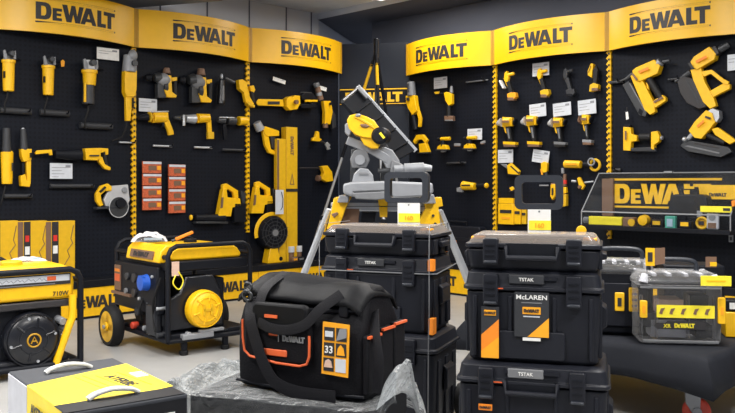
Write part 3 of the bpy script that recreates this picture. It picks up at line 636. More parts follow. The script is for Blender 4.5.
for x0, y0, x1, y1, lab in ((529.5, 103.5, 546, 117, 'white price card above the second impact driver'), (553, 102.5, 571, 116, 'white price card above the third impact driver'), (578, 99.5, 596, 114.5, 'white price card above the fourth impact driver')):
    card('R', x0, y0, x1, y1, lab, -3)
def impact(label, x0, y0, x1, y1, nose='silver', batt=('yellow', 'grip')):
    f = lambda u, v: (x0+u*(x1-x0), y0+v*(y1-y0)); h = y1-y0
    return wtool('impact_driver', label, 'impact driver', 'R', f(.5, .5), [
        ('motor_housing', 'yellow', [('c', *f(.3, .17), *f(.86, .16), h*.155, h*.15), ('p', [f(.3, .0), f(.85, .02), f(.86, .3), f(.3, .34)], .06)], [('name_plate', 'brown', [('b', *f(.42, .12), *f(.78, .2), .003, -.055)])]),
        ('nose_cone', nose, [('c', *f(.36, .18), *f(-.02, .22), h*.16, h*.06)]), ('end_cap', 'black', [('c', *f(.84, .16), *f(1.0, .17), h*.13, h*.11)]),
        ('grip', 'grip', [('p', [f(.44, .3), f(.7, .3), f(.82, .8), f(.6, .82)], .045)], [('trigger', 'yellow', [('p', [f(.36, .32), f(.47, .34), f(.55, .55), f(.46, .52)], .03)]), ('grip_face', 'midgrey', [('p', [f(.56, .38), f(.66, .38), f(.74, .72), f(.66, .72)], .004, -.023)])]),
        ('battery', batt[1], [('b', *f(.36, .84), *f(1.04, 1.0), .075)], [('battery_top', batt[0], [('p', [f(.34, .82), f(1.06, .84), f(1.06, .93), f(.34, .91)], .078)])])], 'impact drivers on the second row')
impact('yellow impact driver at the left serrated strip, first of its row', 496, 117, 517, 147, batt=('yellow', 'brown'))
impact('largest yellow impact driver, second of its row under a white card', 520, 115.5, 541, 147, batt=('yellow', 'brown'))
impact('yellow impact driver with pale battery, third of its row', 547, 117.5, 567, 147, batt=('midgrey', 'grip'))
impact('short yellow impact driver with silver battery, fourth of its row', 577, 114.5, 593, 145, nose='brown', batt=('cast', 'brown'))
card('R', 498, 149.5, 513, 163, 'white price card under the first impact driver', lines=3); card('R', 532.5, 150, 549, 163, 'tilted white price card under the second impact driver', 9)
wtool('stapler', 'yellow and black hand tacker under the left white card', 'stapler', 'R', (512, 169), [('body', 'yellow', [('p', [(507, 165.5), (511, 163), (521, 171), (520, 175), (508, 174)], .05)], [('stripe', 'ink', [('p', [(510, 166.5), (511.5, 165.5), (521, 172.5), (520, 174)], .053)])]), ('nose', 'midgrey', [('p', [(500, 164), (506, 164), (510, 167), (508, 169)], .03)]), ('base', 'black', [('p', [(507, 174), (520, 174.5), (519, 176), (507, 176)], .06)])])
wtool('glue_gun', 'small yellow trigger tool under the tilted white card', 'tool', 'R', (545, 170), [('body', 'yellow', [('p', [(541, 163), (545, 161.5), (549, 163), (548, 172), (544, 173), (541, 169)], .05)]), ('grip', 'darkgrey', [('c', 546, 171, 546.5, 179, 1.8, 1.6)]), ('trigger', 'tag_orange', [('p', [(540, 169), (542.5, 170), (543.5, 175), (541.5, 175)], .02)])])
wtool('cut_out_tool', 'long yellow cut-out tool with round ring at its right end', 'tool', 'R', (580, 165), [('body', 'yellow', [('c', 563, 164, 583, 164.5, 4, 3.8)], [('name_plate', 'tag_orange', [('b', 568, 163, 579, 165, .004, -.045)])]), ('neck', 'black', [('c', 582, 164.5, 592, 165, 2.6, 3)]), ('ring_guard', 'carton_yellow', [('r', 595, 165, 5.2, 1.5)]), ('nose_ring', 'cast', [('r', 593, 162, 3.4, .9, -.03)]), ('foot', 'cast', [('c', 562.5, 168, 563, 173.5, 1.6, 1.6)])])
wtool('spoke_wrench', 'small yellow tool with silver rod, behind the acrylic case end', 'tool', 'R', (582, 184), [('head', 'yellow', [('p', [(577, 178), (580, 177), (583, 182), (586, 186), (583, 190), (579, 186)], .04)]), ('rod', 'alu', [('c', 571, 181, 577, 181.5, 1.3, 1.2), ('c', 584, 182.5, 594, 181.5, .9, .9)]), ('knob', 'brown', [('d', 581, 187, 1.8, .03, -.02)])])
wtool('oscillating_multi_tool', 'black and yellow upright multi tool right of the upright grey handle', 'tool', 'R', (565, 190), [('neck', 'brown', [('c', 565, 174, 564.5, 186, 1.6, 2.2)], [('collar', 'red', [('c', 564.8, 180, 564.6, 184, 2.3, 2.4)])]), ('head', 'yellow', [('p', [(562, 187), (567, 187), (568, 193), (562, 194)], .05)]), ('battery', 'carton_yellow', [('p', [(562, 195), (568, 194), (568, 206), (561, 207)], .06)])])
wtool('compact_light', 'small yellow upright work light seen through the grey handle', 'lamp', 'R', (554, 191), [('body', 'yellow', [('p', [(551, 184.5), (556.5, 184), (556.5, 196), (553, 200), (550.5, 196)], .05)], [('lens', 'ink', [('b', 553, 188, 555, 195, .004, -.027)])]), ('cap', 'brown', [('b', 551, 183, 556, 185, .04)]), ('mount', 'cast', [('c', 539, 185.5, 549, 185.5, .8, .8)])])
wtool('tape_measure', 'tiny yellow tool left of the grey handle behind the right box stack', 'tool', 'R', (512, 189), [('body', 'yellow', [('p', [(509, 188), (513, 186.5), (515, 189), (512, 191.5)], .03)]), ('clip', 'ink', [('b', 509, 190.5, 514, 191.8, .032)])])
for i, (x0, x1, ya, lab) in enumerate(((497.5, 513.5, 203.5, 'yellow box with black label on the shelf, left of three'), (513.5, 520.5, 205.5, 'narrow yellow box on the shelf, middle of three'), (521, 526, 208, 'small dark yellow box on the shelf, right of three'))):
    p0 = hit('R', x0, 215, .02); w = (hit('R', x1, 215, .02)-p0).length; zt = hit('R', x0, ya, .02).z; zb = .312
    t = thing('tool_box_carton', lab, 'carton', Vector((p0.x, p0.y, hit('R', x0, 224, .02).z)), ROT['R'], 'yellow boxes hung low in the middle bay'); H = zt-t.location.z
    MB().box((w/2, .04, H/2), (w-.006, .07, H)).build('carton', ('yellow', 'yellow', 'carton_yellow')[i], t, bevel=.003)
    mb = MB(); mb.box((w*.5, .003, H*.62), (w*.7, .006, H*.16)); mb.build('label', 'ink', t)
    if i == 0: MB().box((w*.5, .03, H+.028), (w*.9, .05, .05)).build('top_carton', 'yellow', t); MB().box((w*.5, .003, H*.3), (w*.5, .006, H*.1)).build('text_block', 'tag_orange', t)
# --- right bay with the nailers
def nailer(label, big):
    if big == 0:
        return wtool('framing_nailer', label, 'nail gun', 'R', (645, 88), [
            ('motor_housing', 'yellow', [('p', [(632, 71), (636, 68), (657, 60), (664, 66), (661, 74), (640, 82), (634, 80)], .10)], [('name_plate', 'orange', [('p', [(641, 71.5), (651, 67.5), (652, 70), (642, 74)], .003, -.052)]), ('seam', 'brown', [('p', [(634, 74.5), (636, 73.5), (641, 80), (639, 81)], .003, -.052)])]),
            ('end_cap', 'cast', [('c', 656, 64.5, 663, 61.5, 4.4, 4.2)]), ('exhaust', 'steel_dark', [('c', 662, 62, 671, 60.5, 2.2, 1.6)]),
            ('nose', 'steel_dark', [('c', 634, 74, 624, 80, 2.4, 1.6), ('c', 626, 79, 616, 83, 1.2, .8)]),
            ('front_arm', 'yellow', [('p', [(630, 76), (640, 74), (656, 102), (658, 112), (652, 115), (646, 110)], .07)]),
            ('grip', 'grip', [('c', 648, 79, 663, 99, 3.8, 3.4)], [('trigger', 'yellow', [('p', [(646, 82), (648.5, 84), (650, 90), (647.5, 88)], .03)])]),
            ('lower_bridge', 'yellow', [('p', [(650, 103), (664, 95), (668, 98), (668, 101), (656, 108)], .06)], [('battery_slot', 'brown', [('p', [(655, 101.5), (664, 96.5), (665, 98.5), (656, 103.5)], .003, -.032)])]),
            ('magazine', 'steel_dark', [('p', [(622, 85), (629, 81), (649, 112), (647, 117), (640, 115)], .045)], [('magazine_rail', 'midgrey', [('p', [(629, 84), (630, 83), (648, 111), (647, 112)], .05)])]), ('latch', 'black', [('p', [(640, 108), (645, 111), (643, 116), (638, 113)], .05)])], 'large nailers')
    return wtool('framing_nailer', label, 'nail gun', 'R', (706, 75), [
        ('motor_housing', 'yellow', [('p', [(690, 62), (694, 57), (712, 47), (720, 54), (718, 60), (698, 70), (692, 68)], .10)], [('name_plate', 'orange', [('p', [(698, 61.5), (709, 56), (710, 58.5), (699, 64)], .003, -.052)]), ('side_vent', 'ink', [('p', [(690.5, 64), (693, 63), (697, 69), (694.5, 70)], .003, -.052)])]),
        ('end_cap', 'ink', [('p', [(712, 48), (717, 46), (722, 53), (718.5, 56)], .10)]), ('exhaust', 'steel_dark', [('c', 718, 50, 731, 44, 3.8, 3.0)]),
        ('nose', 'steel_dark', [('c', 692, 72, 682, 77, 3, 2.4), ('c', 684, 77, 674, 82, 2, 1.4)]),
        ('front_arm', 'yellow', [('p', [(690, 70), (702, 68), (706, 82), (716, 98), (719, 106), (712, 109), (704, 102), (693, 80)], .07)]),
        ('grip', 'grip', [('c', 712, 71, 726, 84, 2.8, 2.4)], [('grip_cover', 'yellow', [('p', [(702, 72), (713, 70), (725, 79), (731, 82), (730, 85), (725, 84), (712, 74), (705, 77)], .03, -.02)])]),
        ('lower_bridge', 'yellow', [('p', [(708, 92), (724, 84), (732, 84), (732, 89), (712, 98)], .06)]),
        ('magazine', 'ink', [('p', [(677, 82), (683, 76), (694, 79), (706, 99), (708, 107), (700, 109), (687, 103), (680, 93)], .05)], [('magazine_rail', 'darkgrey', [('p', [(685, 80), (687, 79), (702, 103), (700, 105)], .055)])])], 'large nailers')
nailer('yellow framing nailer with silver end cap, left of the large nailers', 0); nailer('yellow framing nailer with black end cap, top right near the photo edge', 1)
wtool('finish_nailer', 'yellow nailer with silver cap and black magazine, above the acrylic case', 'nail gun', 'R', (708, 132), [
    ('motor_housing', 'yellow', [('p', [(688, 131), (695, 122), (708, 110.5), (717, 113), (720, 121), (713, 129), (703, 139), (695, 138)], .10)], [('name_plate', 'orange', [('p', [(699, 126), (706, 120), (707.5, 122), (700.5, 128)], .003, -.052)]), ('vent', 'ink', [('p', [(708, 116), (714, 118), (713, 120), (707.5, 118)], .003, -.052)])]),
    ('end_cap', 'alu', [('p', [(708, 111), (714, 108.5), (722, 111), (723, 118), (719, 123), (715, 120), (713, 114)], .10)]),
    ('nose', 'alu', [('c', 694, 134, 685, 141, 3, 1.6), ('e', 686.5, 139.5, 2.6, 2.6, .03, -.03)]), ('magazine', 'steel_dark', [('p', [(680, 146), (685, 140), (730, 147), (734, 152), (722, 157.5), (688, 151.5)], .05)], [('magazine_rail', 'midgrey', [('p', [(684, 146.2), (688, 145.4), (722, 152.6), (721, 154)], .055)]), ('magazine_slots', 'ink', [('p', [(694, 142.5), (722, 147.4), (721.5, 149), (694, 144.2)], .053)])]),
    ('grip', 'grip', [('c', 706, 135, 726, 143, 2.6, 2.4)]), ('rear_shell', 'yellow', [('p', [(711, 129), (718, 127.5), (733, 137), (738, 141), (731, 144.5), (715, 135)], .05)])], 'large nailers')
wtool('crown_stapler', 'yellow stapler with black grip lying level above the acrylic case', 'nail gun', 'R', (642, 139), [
    ('head', 'yellow', [('p', [(623, 127), (632, 127.5), (633, 134), (640, 136), (640, 141), (633, 142), (632, 151), (623, 150.5)], .08)], [('name_plate', 'brown', [('p', [(627, 131), (629, 131), (629, 140), (627, 140)], .003, -.042)])]), ('nose', 'black', [('b', 624, 125, 632, 128, .06)]),
    ('grip', 'grip', [('c', 638, 137, 653, 137, 3.8, 3.6)]), ('rear_cap', 'yellow', [('p', [(651, 132), (659, 131), (662, 137), (661, 142), (655, 145), (655, 150), (651, 149)], .07)], [('air_fitting', 'cast', [('c', 660, 138, 664, 138, 2, 2)])]), ('magazine', 'darkgrey', [('p', [(630, 148), (656, 147), (658, 151.5), (630, 151.5)], .05)])], 'large nailers')
wtool('hang_tag', 'small white hang tag on the dark board above the level stapler', 'tag', 'R', (627, 116), [('tag', 'white', [('p', [(625.5, 112), (628, 111.5), (629, 119), (626, 120)], .004)]), ('string', 'ink', [('c', 627, 107, 627, 112, .5, .5)])])
card('R', 727.5, 54, 741, 70.5, 'white price card at the right photo edge beside a large nailer', lines=2)
hook('R', 610, 624, 82, 'dark rod hook left of the first large nailer', 1.6); hook('R', 668, 684, 79, 'dark rod hook between the two large nailers', 1.4); hook('R', 614, 621, 170, 'short dark peg hook just above the acrylic case', 1.8)

# --- acrylic display case on the right wall
zt, zb, zf = hit('R', 640, 173, .04).z, .718, .862
o0, o1 = .0, .32
L0 = hit('R', 599, 174, .03); s0 = (L0-C).dot(UX['R']); W = 1.22
root = on_wall('R', s0, zb)
t = thing('display_case', 'long wall case with sloped clear front and yellow lettering inside', 'display case', root, ROT['R'])
MB().box((W/2, -.14, .012), (W, .36, .024)).build('tray_floor', 'black', t, bevel=.003)
MB().box((W/2, -.318, .018), (W, .012, .036)).build('tray_front', 'black', t, bevel=.003); MB().box((W/2, -.318, (zf-zb+.036)/2), (W, .004, zf-zb-.04)).build('clear_front', 'acrylic', t)
b = MB().box((W/2, .03, (zt-zb)/2), (W, .012, zt-zb)).build('back_board', 'black', t)
write('DEWALT', .165, 'yellow', b, (.53, .022, .292), depth=.006, sx=1.05)
MB().box((.55, .021, .412), (.95, .006, .018)).build('yellow_line', 'yellow', t); MB().box((.55, .021, .182), (.95, .006, .016)).build('yellow_line', 'yellow', t)
top = (-.03, zt-zb); bot = (-.318, zf-zb)
mb = MB(); mb.add([(0, *bot), (W, *bot), (W, *top), (0, *top)], [(0, 1, 2, 3)]); mb.build('clear_front', 'acrylic', t, solid=.004)
for x in (0, W):
    mb = MB(); mb.add([(x, bot[0], .02), (x, *bot), (x, *top), (x, .025, top[1]), (x, .025, .0)], [(0, 1, 2, 3, 4)]); mb.build('clear_end', 'acrylic', t, solid=.004)
mb = MB(); mb.tube([(0, bot[0], .03), (0, *bot), (0, *top)], .005); mb.tube([(W, bot[0], .03), (W, *bot), (W, *top)], .005); mb.tube([(0, *bot), (W, *bot)], .006); mb.tube([(0, *top), (W, *top)], .005)
mb.build('polished_edges', 'cast', t)
MB().box((.07, .0, .26), (.10, .03, .32)).build('inner_card', 'brown', t)
for x in (.62,): MB().box((x, top[0], top[1]+.006), (.07, .03, .015)).build('hinge', 'cast', t)
def in_case(name, label, cat, px, py, build, off=.22, grp='things in the acrylic case', z=None):
    p = hit('R', px, py, off); q = thing(name, label, cat, Vector((p.x, p.y, (zb+.024) if z is None else z)), ROT['R'], grp); build(q, p.y/F); return q
def bld(q, k):
    MB().box((0, 0, .045), (.30, .04, .07)).build('strip', 'lemon', q, bevel=.004); MB().cyl((-.20, 0, .045), (-.15, 0, .045), .028).build('cap', 'midgrey', q)
in_case('price_strip', 'bright yellow price strip in the left of the acrylic case', 'price strip', 606, 220, bld)
def bld(q, k):
    MB().lathe([(.012, -.05), (.04, -.045), (.045, 0), (.04, .02)], (0, -.0, .06), (0, 1, 0)).build('face', 'yellow', q); MB().box((0, .03, .04), (.06, .05, .08)).build('body', 'brown', q)
in_case('laser_level', 'round yellow laser gadget in the acrylic case', 'gadget', 645, 219, bld)
def bld(q, k):
    MB().box((0, 0, .04), (.10, .07, .08)).build('body', 'brown', q, bevel=.01); MB().cyl((.03, -.04, .04), (.03, -.03, .04), .03).build('dial', 'carton_yellow', q)
in_case('laser_level', 'small brown and yellow gadget left of the round yellow one', 'gadget', 630, 219, bld)
def bld(q, k):
    MB().box((0, 0, .052), (.085, .04, .10)).build('shell', 'green', q, bevel=.006); MB().box((0, -.022, .05), (.045, .006, .06)).build('window', 'pale_blue', q)
in_case('bit_case', 'small green translucent case in the acrylic case', 'case', 671, 222, bld, .25)
def bld(q, k):
    MB().prism([(-.16, 0), (.16, 0), (.17, .06), (.15, .25), (.11, .27), (-.1, .27), (-.14, .25), (-.17, .06)], -.05, .05).build('shell', 'black', q, bevel=.01)
    MB().tube([(-.06, 0, .27), (-.06, 0, .315), (.06, 0, .315), (.06, 0, .27)], .014).build('handle', 'black', q); MB().box((0, -.053, .21), (.12, .006, .03)).build('badge', 'black', q)
    MB().box((.0, -.012, .322), (.08, .012, .02)).build('badge', 'carton_yellow', q)
    for i, (x, z, w, h, m) in enumerate(((-.1, .05, .03, .09, 'yellow'), (-.03, .09, .05, .05, 'black'), (.05, .06, .06, .06, 'black'), (.1, .12, .04, .05, 'cast'), (-.04, .03, .04, .03, 'midgrey'))):
        MB().box((x, -.057, z), (w, .014, h)).build('bit_holder', m, q, bevel=.003)
in_case('socket_set_case', 'black socket case standing open in front of the yellow letters', 'case', 690, 219, bld, .12)
def bld(q, k):
    for i in range(2):
        pass
    MB().ring((0, 0, .055), (0, 1, 0), .04, .01).build('rim', 'carton_yellow', q); MB().box((0, .015, .055), (.07, .012, .07)).build('pack', 'yellow', q, bevel=.006); MB().box((.0, -.012, .055), (.04, .004, .03)).build('label', 'ink', q)
in_case('bit_pack', 'small yellow bit pack right of the green case', 'pack', 702, 222, bld, .25)
def bld(q, k):
    MB().box((0, 0, .07), (.09, .03, .12)).build('case', 'carton_pale', q, bevel=.01); MB().cyl((0, -.02, .10), (0, -.014, .10), .025).build('lens', 'cast', q); MB().box((0, -.018, .04), (.06, .006, .04)).build('label', 'brown', q)
in_case('bit_pack', 'small pale grey pack right of the yellow bit pack', 'pack', 713, 221, bld, .25)
def bld(q, k):
    MB().box((0, 0, .055), (.26, .006, .11)).build('plate', 'yellow', q); write('DEWALT', .028, 'ink', q, (-.03, -.004, .035)); MB().prism([(-.15, 0), (-.13, 0), (-.13, .09)], -.003, .003).build('corner', 'yellow', q)
in_case('sign_plate', 'slanted yellow name plate at the right of the acrylic case', 'sign', 722, 196, bld, .06, z=.975)
def bld(q, k):
    MB().box((0, 0, .02), (.23, .012, .045)).build('strip', 'lemon', q); MB().box((.08, -.008, .02), (.05, .004, .02)).build('print', 'ink', q)
in_case('price_strip', 'lemon price strip fixed on the sloped front near the right edge', 'price strip', 716, 211, bld, .29, z=.885)
def bld(q, k):
    MB().box((0, 0, .04), (.10, .05, .06)).build('pack', 'black', q, bevel=.008); MB().box((0, -.028, .045), (.06, .006, .03)).build('label', 'carton_yellow', q)
in_case('bit_pack', 'small black pack with yellow label left of the green case', 'pack', 658, 223, bld, .25)
in_case('bit_pack', 'small black pack with yellow label between green case and yellow pack', 'pack', 686, 225, bld, .29)
wtool('hang_tag', 'small white padlock tag hanging below the acrylic case at the right edge', 'tag', 'R', (731, 238), [('tag', 'cast', [('p', [(728.5, 235), (733.5, 235), (733.5, 242), (728.5, 242)], .006)], [('print', 'ink', [('b', 729.8, 237, 732.2, 240.5, .002, -.004)])]), ('loop', 'cast', [('t', [(729.5, 235), (730, 232), (732, 232), (732.5, 235)], .5)])], off=.1)
wtool('orange_clip', 'small orange red clip at the right photo edge above the case', 'clip', 'R', (733, 205), [('clip', 'orange', [('p', [(731, 201), (736, 200), (736, 206), (732, 207)], .03)]), ('arm', 'ink', [('c', 733, 206, 733, 211, .8, .8)])], off=.3)
from mathutils import noise
def loft(mb, levels):
    n = len(levels[0][0]); vs = []; fs = []
    for pts, z in levels: vs += [(x, y, z) for x, y in pts]
    for k in range(len(levels)-1):
        fs += [(k*n+i, k*n+(i+1) % n, (k+1)*n+(i+1) % n, (k+1)*n+i) for i in range(n)]
    fs += [list(range(n))[::-1], list(range((len(levels)-1)*n, len(levels)*n))]
    return mb.add(vs, fs)
def rect(w, d, r=.03, dy=0): return [(x, y+dy) for x, y in rr(-w/2, -d/2, w/2, d/2, r)]

# ------------------------------------------------------------------ rugged black tool boxes in two stacks
def tough_box(label, w, d, h, loc, rz, kind, group):
    t = thing('tool_box', label, 'tool box', loc, rz, group); seam = h-.075 if kind != 'organiser' else h-.05
    mb = MB(); loft(mb, [(rect(w-.05, d-.05), 0), (rect(w-.03, d-.03), .012), (rect(w-.012, d-.012), seam-.006), (rect(w-.03, d-.03), seam-.003)])
    for x in (-.42, -.16, .16, .42) if kind != 'organiser' else (): mb.box((x*w, -d/2+.009, seam*.5), (.016, .016, seam*.86)); mb.box((x*w, d/2-.009, seam*.5), (.016, .016, seam*.86))
    for y in (-.3, 0, .3): mb.box((-w/2+.009, y*d, seam*.5), (.016, .05, seam*.8)); mb.box((w/2-.009, y*d, seam*.5), (.016, .05, seam*.8))
    body = mb.build('body', 'tough', t, bevel=.004)
    if kind == 'organiser':
        mb = MB(); loft(mb, [(rect(w-.02, d-.02), seam), (rect(w, d), seam+.004), (rect(w, d), seam+.016), (rect(w-.02, d-.02), seam+.02)]); mb.build('lid_rim', 'tough_lid', t)
        mb = MB(); loft(mb, [(rect(w-.02, d-.02), seam+.018), (rect(w-.05, d-.06), h-.006), (rect(w-.07, d-.08), h)]); lid = mb.build('clear_lid', 'smoky', t)
        mb = MB()
        for x in (-.33, -.17, 0, .17, .33): mb.box((x*w, 0, seam+.018), (.004, d-.1, .012))
        for y in (-.15, .15): mb.box((0, y*d, seam+.018), (w-.1, .004, .012))
        mb.build('dividers', 'brown', lid)
        for x in (-1, 1): MB().box((x*(w/2-.045), -d/2+.06, h-.014), (.05, .05, .012)).build('corner_clip', 'tag_orange', lid, bevel=.004)
    else:
        mb = MB(); loft(mb, [(rect(w-.012, d-.012), seam), (rect(w+.012, d+.012), seam+.004), (rect(w+.012, d+.012), seam+.016), (rect(w-.004, d-.004), seam+.02), (rect(w-.02, d-.02), h-.01), (rect(w-.05, d-.05), h)])
        lid = mb.build('lid', 'tough_lid', t, bevel=.002)
        MB().box((-.02, -d/2-.001, seam+.046), (.13, .012, .034)).build('badge', 'midgrey' if kind == 'wheeled' else 'darkgrey', lid, bevel=.003)
        write('TSTAK', .013, 'white', lid, (-.02, -d/2-.0075, seam+.046)); MB().box((-.14, -d/2-.007, seam+.010), (.07, .006, .004)).build('orange_mark', 'piping', lid)
        mb = MB(); mb.box((0, -d/2+.004, seam+.05), (w*.36, .02, .012)); mb.build('front_ledge', 'tough', lid)
    for sx in (-1, 1):
        x = sx*w*.30;  lt = MB(); z0 = seam-.055 if kind != 'organiser' else .022; z1 = h-.012
        lt.prism(rr(x-.028, z0, x+.028, z1, .008), -d/2-.018, -d/2+.02); la = lt.build('latch', 'tough_lid', t, bevel=.004)
        mb = MB(); mb.box((x, -d/2-.024, z0+.012), (.046, .018, .010)); mb.build('latch_lip', 'handle_grey', la, bevel=.003)
        mb = MB()
        for q in (.35, .55, .75): mb.box((x, -d/2-.02, z0+(z1-z0)*q), (.036, .006, .006))
        mb.build('latch_ribs', 'black', la)
    if kind == 'deep':
        MB().prism(rr(-.12, .015, .12, .12, .01), -d/2+.0, -d/2+.02).build('front_recess', 'tough_lid', t, bevel=.004)
    hb = MB(); hz = (.055 if kind == 'organiser' else seam-.02)
    hb.tube([(-.095, -d/2-.004, hz+.035), (-.09, -d/2-.02, hz-.005), (.09, -d/2-.02, hz-.005), (.095, -d/2-.004, hz+.035)], .011); hb.build('front_handle', 'tough_lid', t, bevel=.002) if kind != 'deep' else None
    MB().box((0, -d/2-.001, hz+.02), (.19, .008, .055)).build('handle_recess', 'black', t) if kind != 'deep' else None
    for sx in (-1, 1): MB().prism([(sx*(w/2-.004), seam*.45), (sx*(w/2+.016), seam*.5), (sx*(w/2+.016), seam*.75), (sx*(w/2-.004), seam*.8)], -.06, .06).build('side_grip', 'tough_lid', t, bevel=.004)
    return t
def box_stack(c, rz, w, d, side, grp):
    c = Vector(c); z2, z3, zt = .428, .772, .905
    b1 = tough_box('black organiser box with clear lid, topmost of the %s stack' % side, w, d, zt-z3, c+Vector((0, 0, z3)), rz, 'organiser', grp)
    b2 = tough_box(('black tool box with orange and grey labels, middle of the %s stack' if side == 'right' else 'black tool box bound by pale straps, middle of the %s stack') % side, w, d, z3-z2-.001, c+Vector((0, 0, z2)), rz, 'deep', grp)
    b3 = tough_box('wide black wheeled tool box with pull handle, bottom of the %s stack' % side, w+.045, d+.06, z2-.001-.0, c, rz, 'wheeled', grp)
    for sx in (-1, 1):
        wh = MB().cyl((sx*(w/2+.02), .17, .075), (sx*(w/2+.055), .17, .075), .075, seg=20).build('wheel', 'rubber', b3, bevel=.006)
        MB().cyl((sx*(w/2+.053), .17, .075), (sx*(w/2+.058), .17, .075), .035).build('hub', 'darkgrey', wh)
    return b1, b2, b3
def pull_handle(box, c, rz, px0, px1, py0, py1, Y, ybk):
    """telescopic loop handle of a wheeled box, in the box's space"""
    m = Matrix.Translation(box.location) @ Matrix.Rotation(rz, 4, 'Z'); inv = m.inverted()
    a = inv @ at(px0, py0, Y); b = inv @ at(px1, py1, Y); x0, x1, z1, z0 = a.x, b.x, a.z, b.z
    w = x1-x0; bar = .029
    o = rr(x0, z0, x1, z1, .025); i = rr(x0+bar, z0+bar*.85, x1-bar, z1-bar, .016); n = len(o); mb = MB()
    for y in (ybk-.018, ybk+.018): mb.add([(x, y, z) for x, z in o]+[(x, y, z) for x, z in i], [(k, (k+1) % n, n+(k+1) % n, n+k) for k in range(n)])
    for q in (o, i): mb.add([(x, ybk-.018, z) for x, z in q]+[(x, ybk+.018, z) for x, z in q], [(k, (k+1) % n, n+(k+1) % n, n+k) for k in range(n)])
    h = mb.build('pull_handle', 'handle_grey', box, bevel=.004)
    MB().box(((x0+x1)/2, ybk, (z0+.2)/2+.0), (.05, .025, z0-.2)).build('telescopic_pole', 'black', h)
    MB().box(((x0+x1)/2, ybk, .30), (.16, .03, .25)).build('pole_guide', 'black', h)
rB = R(-16); cB = (.655, 3.20, 0)
b1, b2, b3 = box_stack(cB, rB, .505, .33, 'right', 'right stack of black tool boxes')
pull_handle(b3, cB, rB, 513, 563, 175, 210, 3.36, .215)
d = .33
q = MB().box((.0, -d/2-.008, .185), (.125, .006, .165)).build('front_label', 'darkgrey', b2)
MB().prism([(.0625, .103), (-.015, .103), (.0625, .175)], -d/2-.013, -d/2-.010).build('label_triangle', 'tag_orange', q)
write('McLAREN', .017, 'white', q, (0, -d/2-.012, .25), sx=1.15); MB().box((0, -d/2-.012, .20), (.066, .003, .026)).build('label_plate', 'tag_orange', q); write('DEWALT', .012, 'ink', q, (0, -d/2-.0145, .20)); MB().box((0, -d/2-.012, .229), (.075, .002, .004)).build('small_print', 'midgrey', q)
MB().box((0, -d/2-.012, .178), (.06, .002, .004)).build('small_print', 'card', q); MB().box((-.03, -d/2-.0125, .232), (.0, .001, .0001)).build('x', 'card', q) if 0 else None
MB().box((.0, -d/2-.010, .094), (.065, .005, .011)).build('white_strip', 'white', b2)
q = MB().box((-.1515, -d/2-.020, .115), (.066, .005, .19)).build('latch_label', 'darkgrey', b2)
MB().prism([(-.184, .02), (-.119, .02), (-.119, .165), (-.184, .105)], -d/2-.026, -d/2-.0225).build('label_stripe', 'orange', q); MB().prism([(-.184, .02), (-.119, .02), (-.119, .10), (-.184, .045)], -d/2-.0275, -d/2-.0262).build('label_stripe', 'tag_orange', q)
MB().box((-.1515, -d/2-.024, .188), (.044, .003, .02)).build('label_plate', 'tag_orange', q); write('DEWALT', .009, 'ink', q, (-.1515, -d/2-.0262, .188))
q = MB().box((-.165, -.39/2-.022, .27), (.05, .005, .022)).build('latch_plate', 'orange', b3); write('DEWALT', .009, 'ink', q, (-.165, -.39/2-.0252, .27))
rA = R(-22); cA = (.096, 3.85, 0)
a1, a2, a3 = box_stack(cA, rA, .54, .33, 'middle', 'middle stack of black tool boxes')
pull_handle(a3, cA, rA, 379, 429, 172, 203, 4.0, .215)
MB().box((.262, -.14, .04), (.022, .05, .07)).build('orange_foot_mark', 'orange', a2); MB().box((.262, -.15, .31), (.024, .035, .05)).build('orange_mark', 'orange', a2)
# white packing strap around the middle stack
t = thing('packing_strap', 'thin pale packing straps tied around the middle stack of boxes', 'strap', cA, rA)
mb = MB(); x, y = .262, -.172
mb.tube([(x-.02, .17, .30), (x-.02, .175, .88), (x-.02, .16, .912), (x-.01, -.15, .912), (x, y-.012, .885), (x+.002, y-.022, .78), (x+.002, y-.02, .52), (x+.002, y-.03, .42), (x+.002, y-.036, .2), (x+.002, y-.036, .03)], 0, 8, flat=(.005, .002)); mb.build('upright_strap', 'midgrey', t)
mb = MB(); mb.tube([(-.272, -.17, .70), (-.2, -.19, .702), (.255, -.176, .70), (.285, -.15, .70), (.288, .16, .72)], 0, 8, flat=(.005, .002)); mb.build('level_strap', 'midgrey', t)
mb = MB(); mb.tube([(-.27, -.178, .45), (-.272, -.178, .88), (-.26, -.15, .912), (-.26, .15, .912)], 0, 8, flat=(.004, .002)); mb.build('upright_strap', 'midgrey', t)
def price_tag(px0, py0, px1, py1, Y, rz, label):
    c = at((px0+px1)/2, (py0+py1)/2, Y); w = (px1-px0)*Y/F; h = (py1-py0)*Y/F
    t = thing('price_tag', label, 'price tag', c, rz, 'white and yellow price tags')
    MB().box((0, 0, 0), (w, .003, h)).build('card', 'white', t); b = MB().box((w*.03, -.003, -h*.13), (w*.96, .002, h*.38)).build('yellow_band', 'lemon', t)
    write('160', h*.19, 'tag_orange', b, (0, -.004, -h*.13)); MB().cyl((0, -.003, h*.42), (0, .004, h*.42), .004, seg=10).build('eyelet', 'midgrey', t)
    return t
price_tag(528, 209.5, 550.5, 234.5, 3.28, rB, 'white tag with yellow band on the right upright pull handle')
price_tag(397, 203, 420.5, 226.5, 3.93, rA, 'white tag with yellow band under the left grey pull handle')
p = at(580, 229, 3.36); t = thing('tape_measure', 'small round yellow gadget on the right stack at its back corner', 'gadget', Vector((p.x+.005, p.y, .88)), rB)
MB().lathe([(.012, -.014), (.02, -.012), (.021, .008), (.012, .014)], (0, 0, .024), (0, 1, 0)).build('case', 'yellow', t); MB().box((.0, 0, .004), (.05, .03, .008)).build('base', 'black', t)

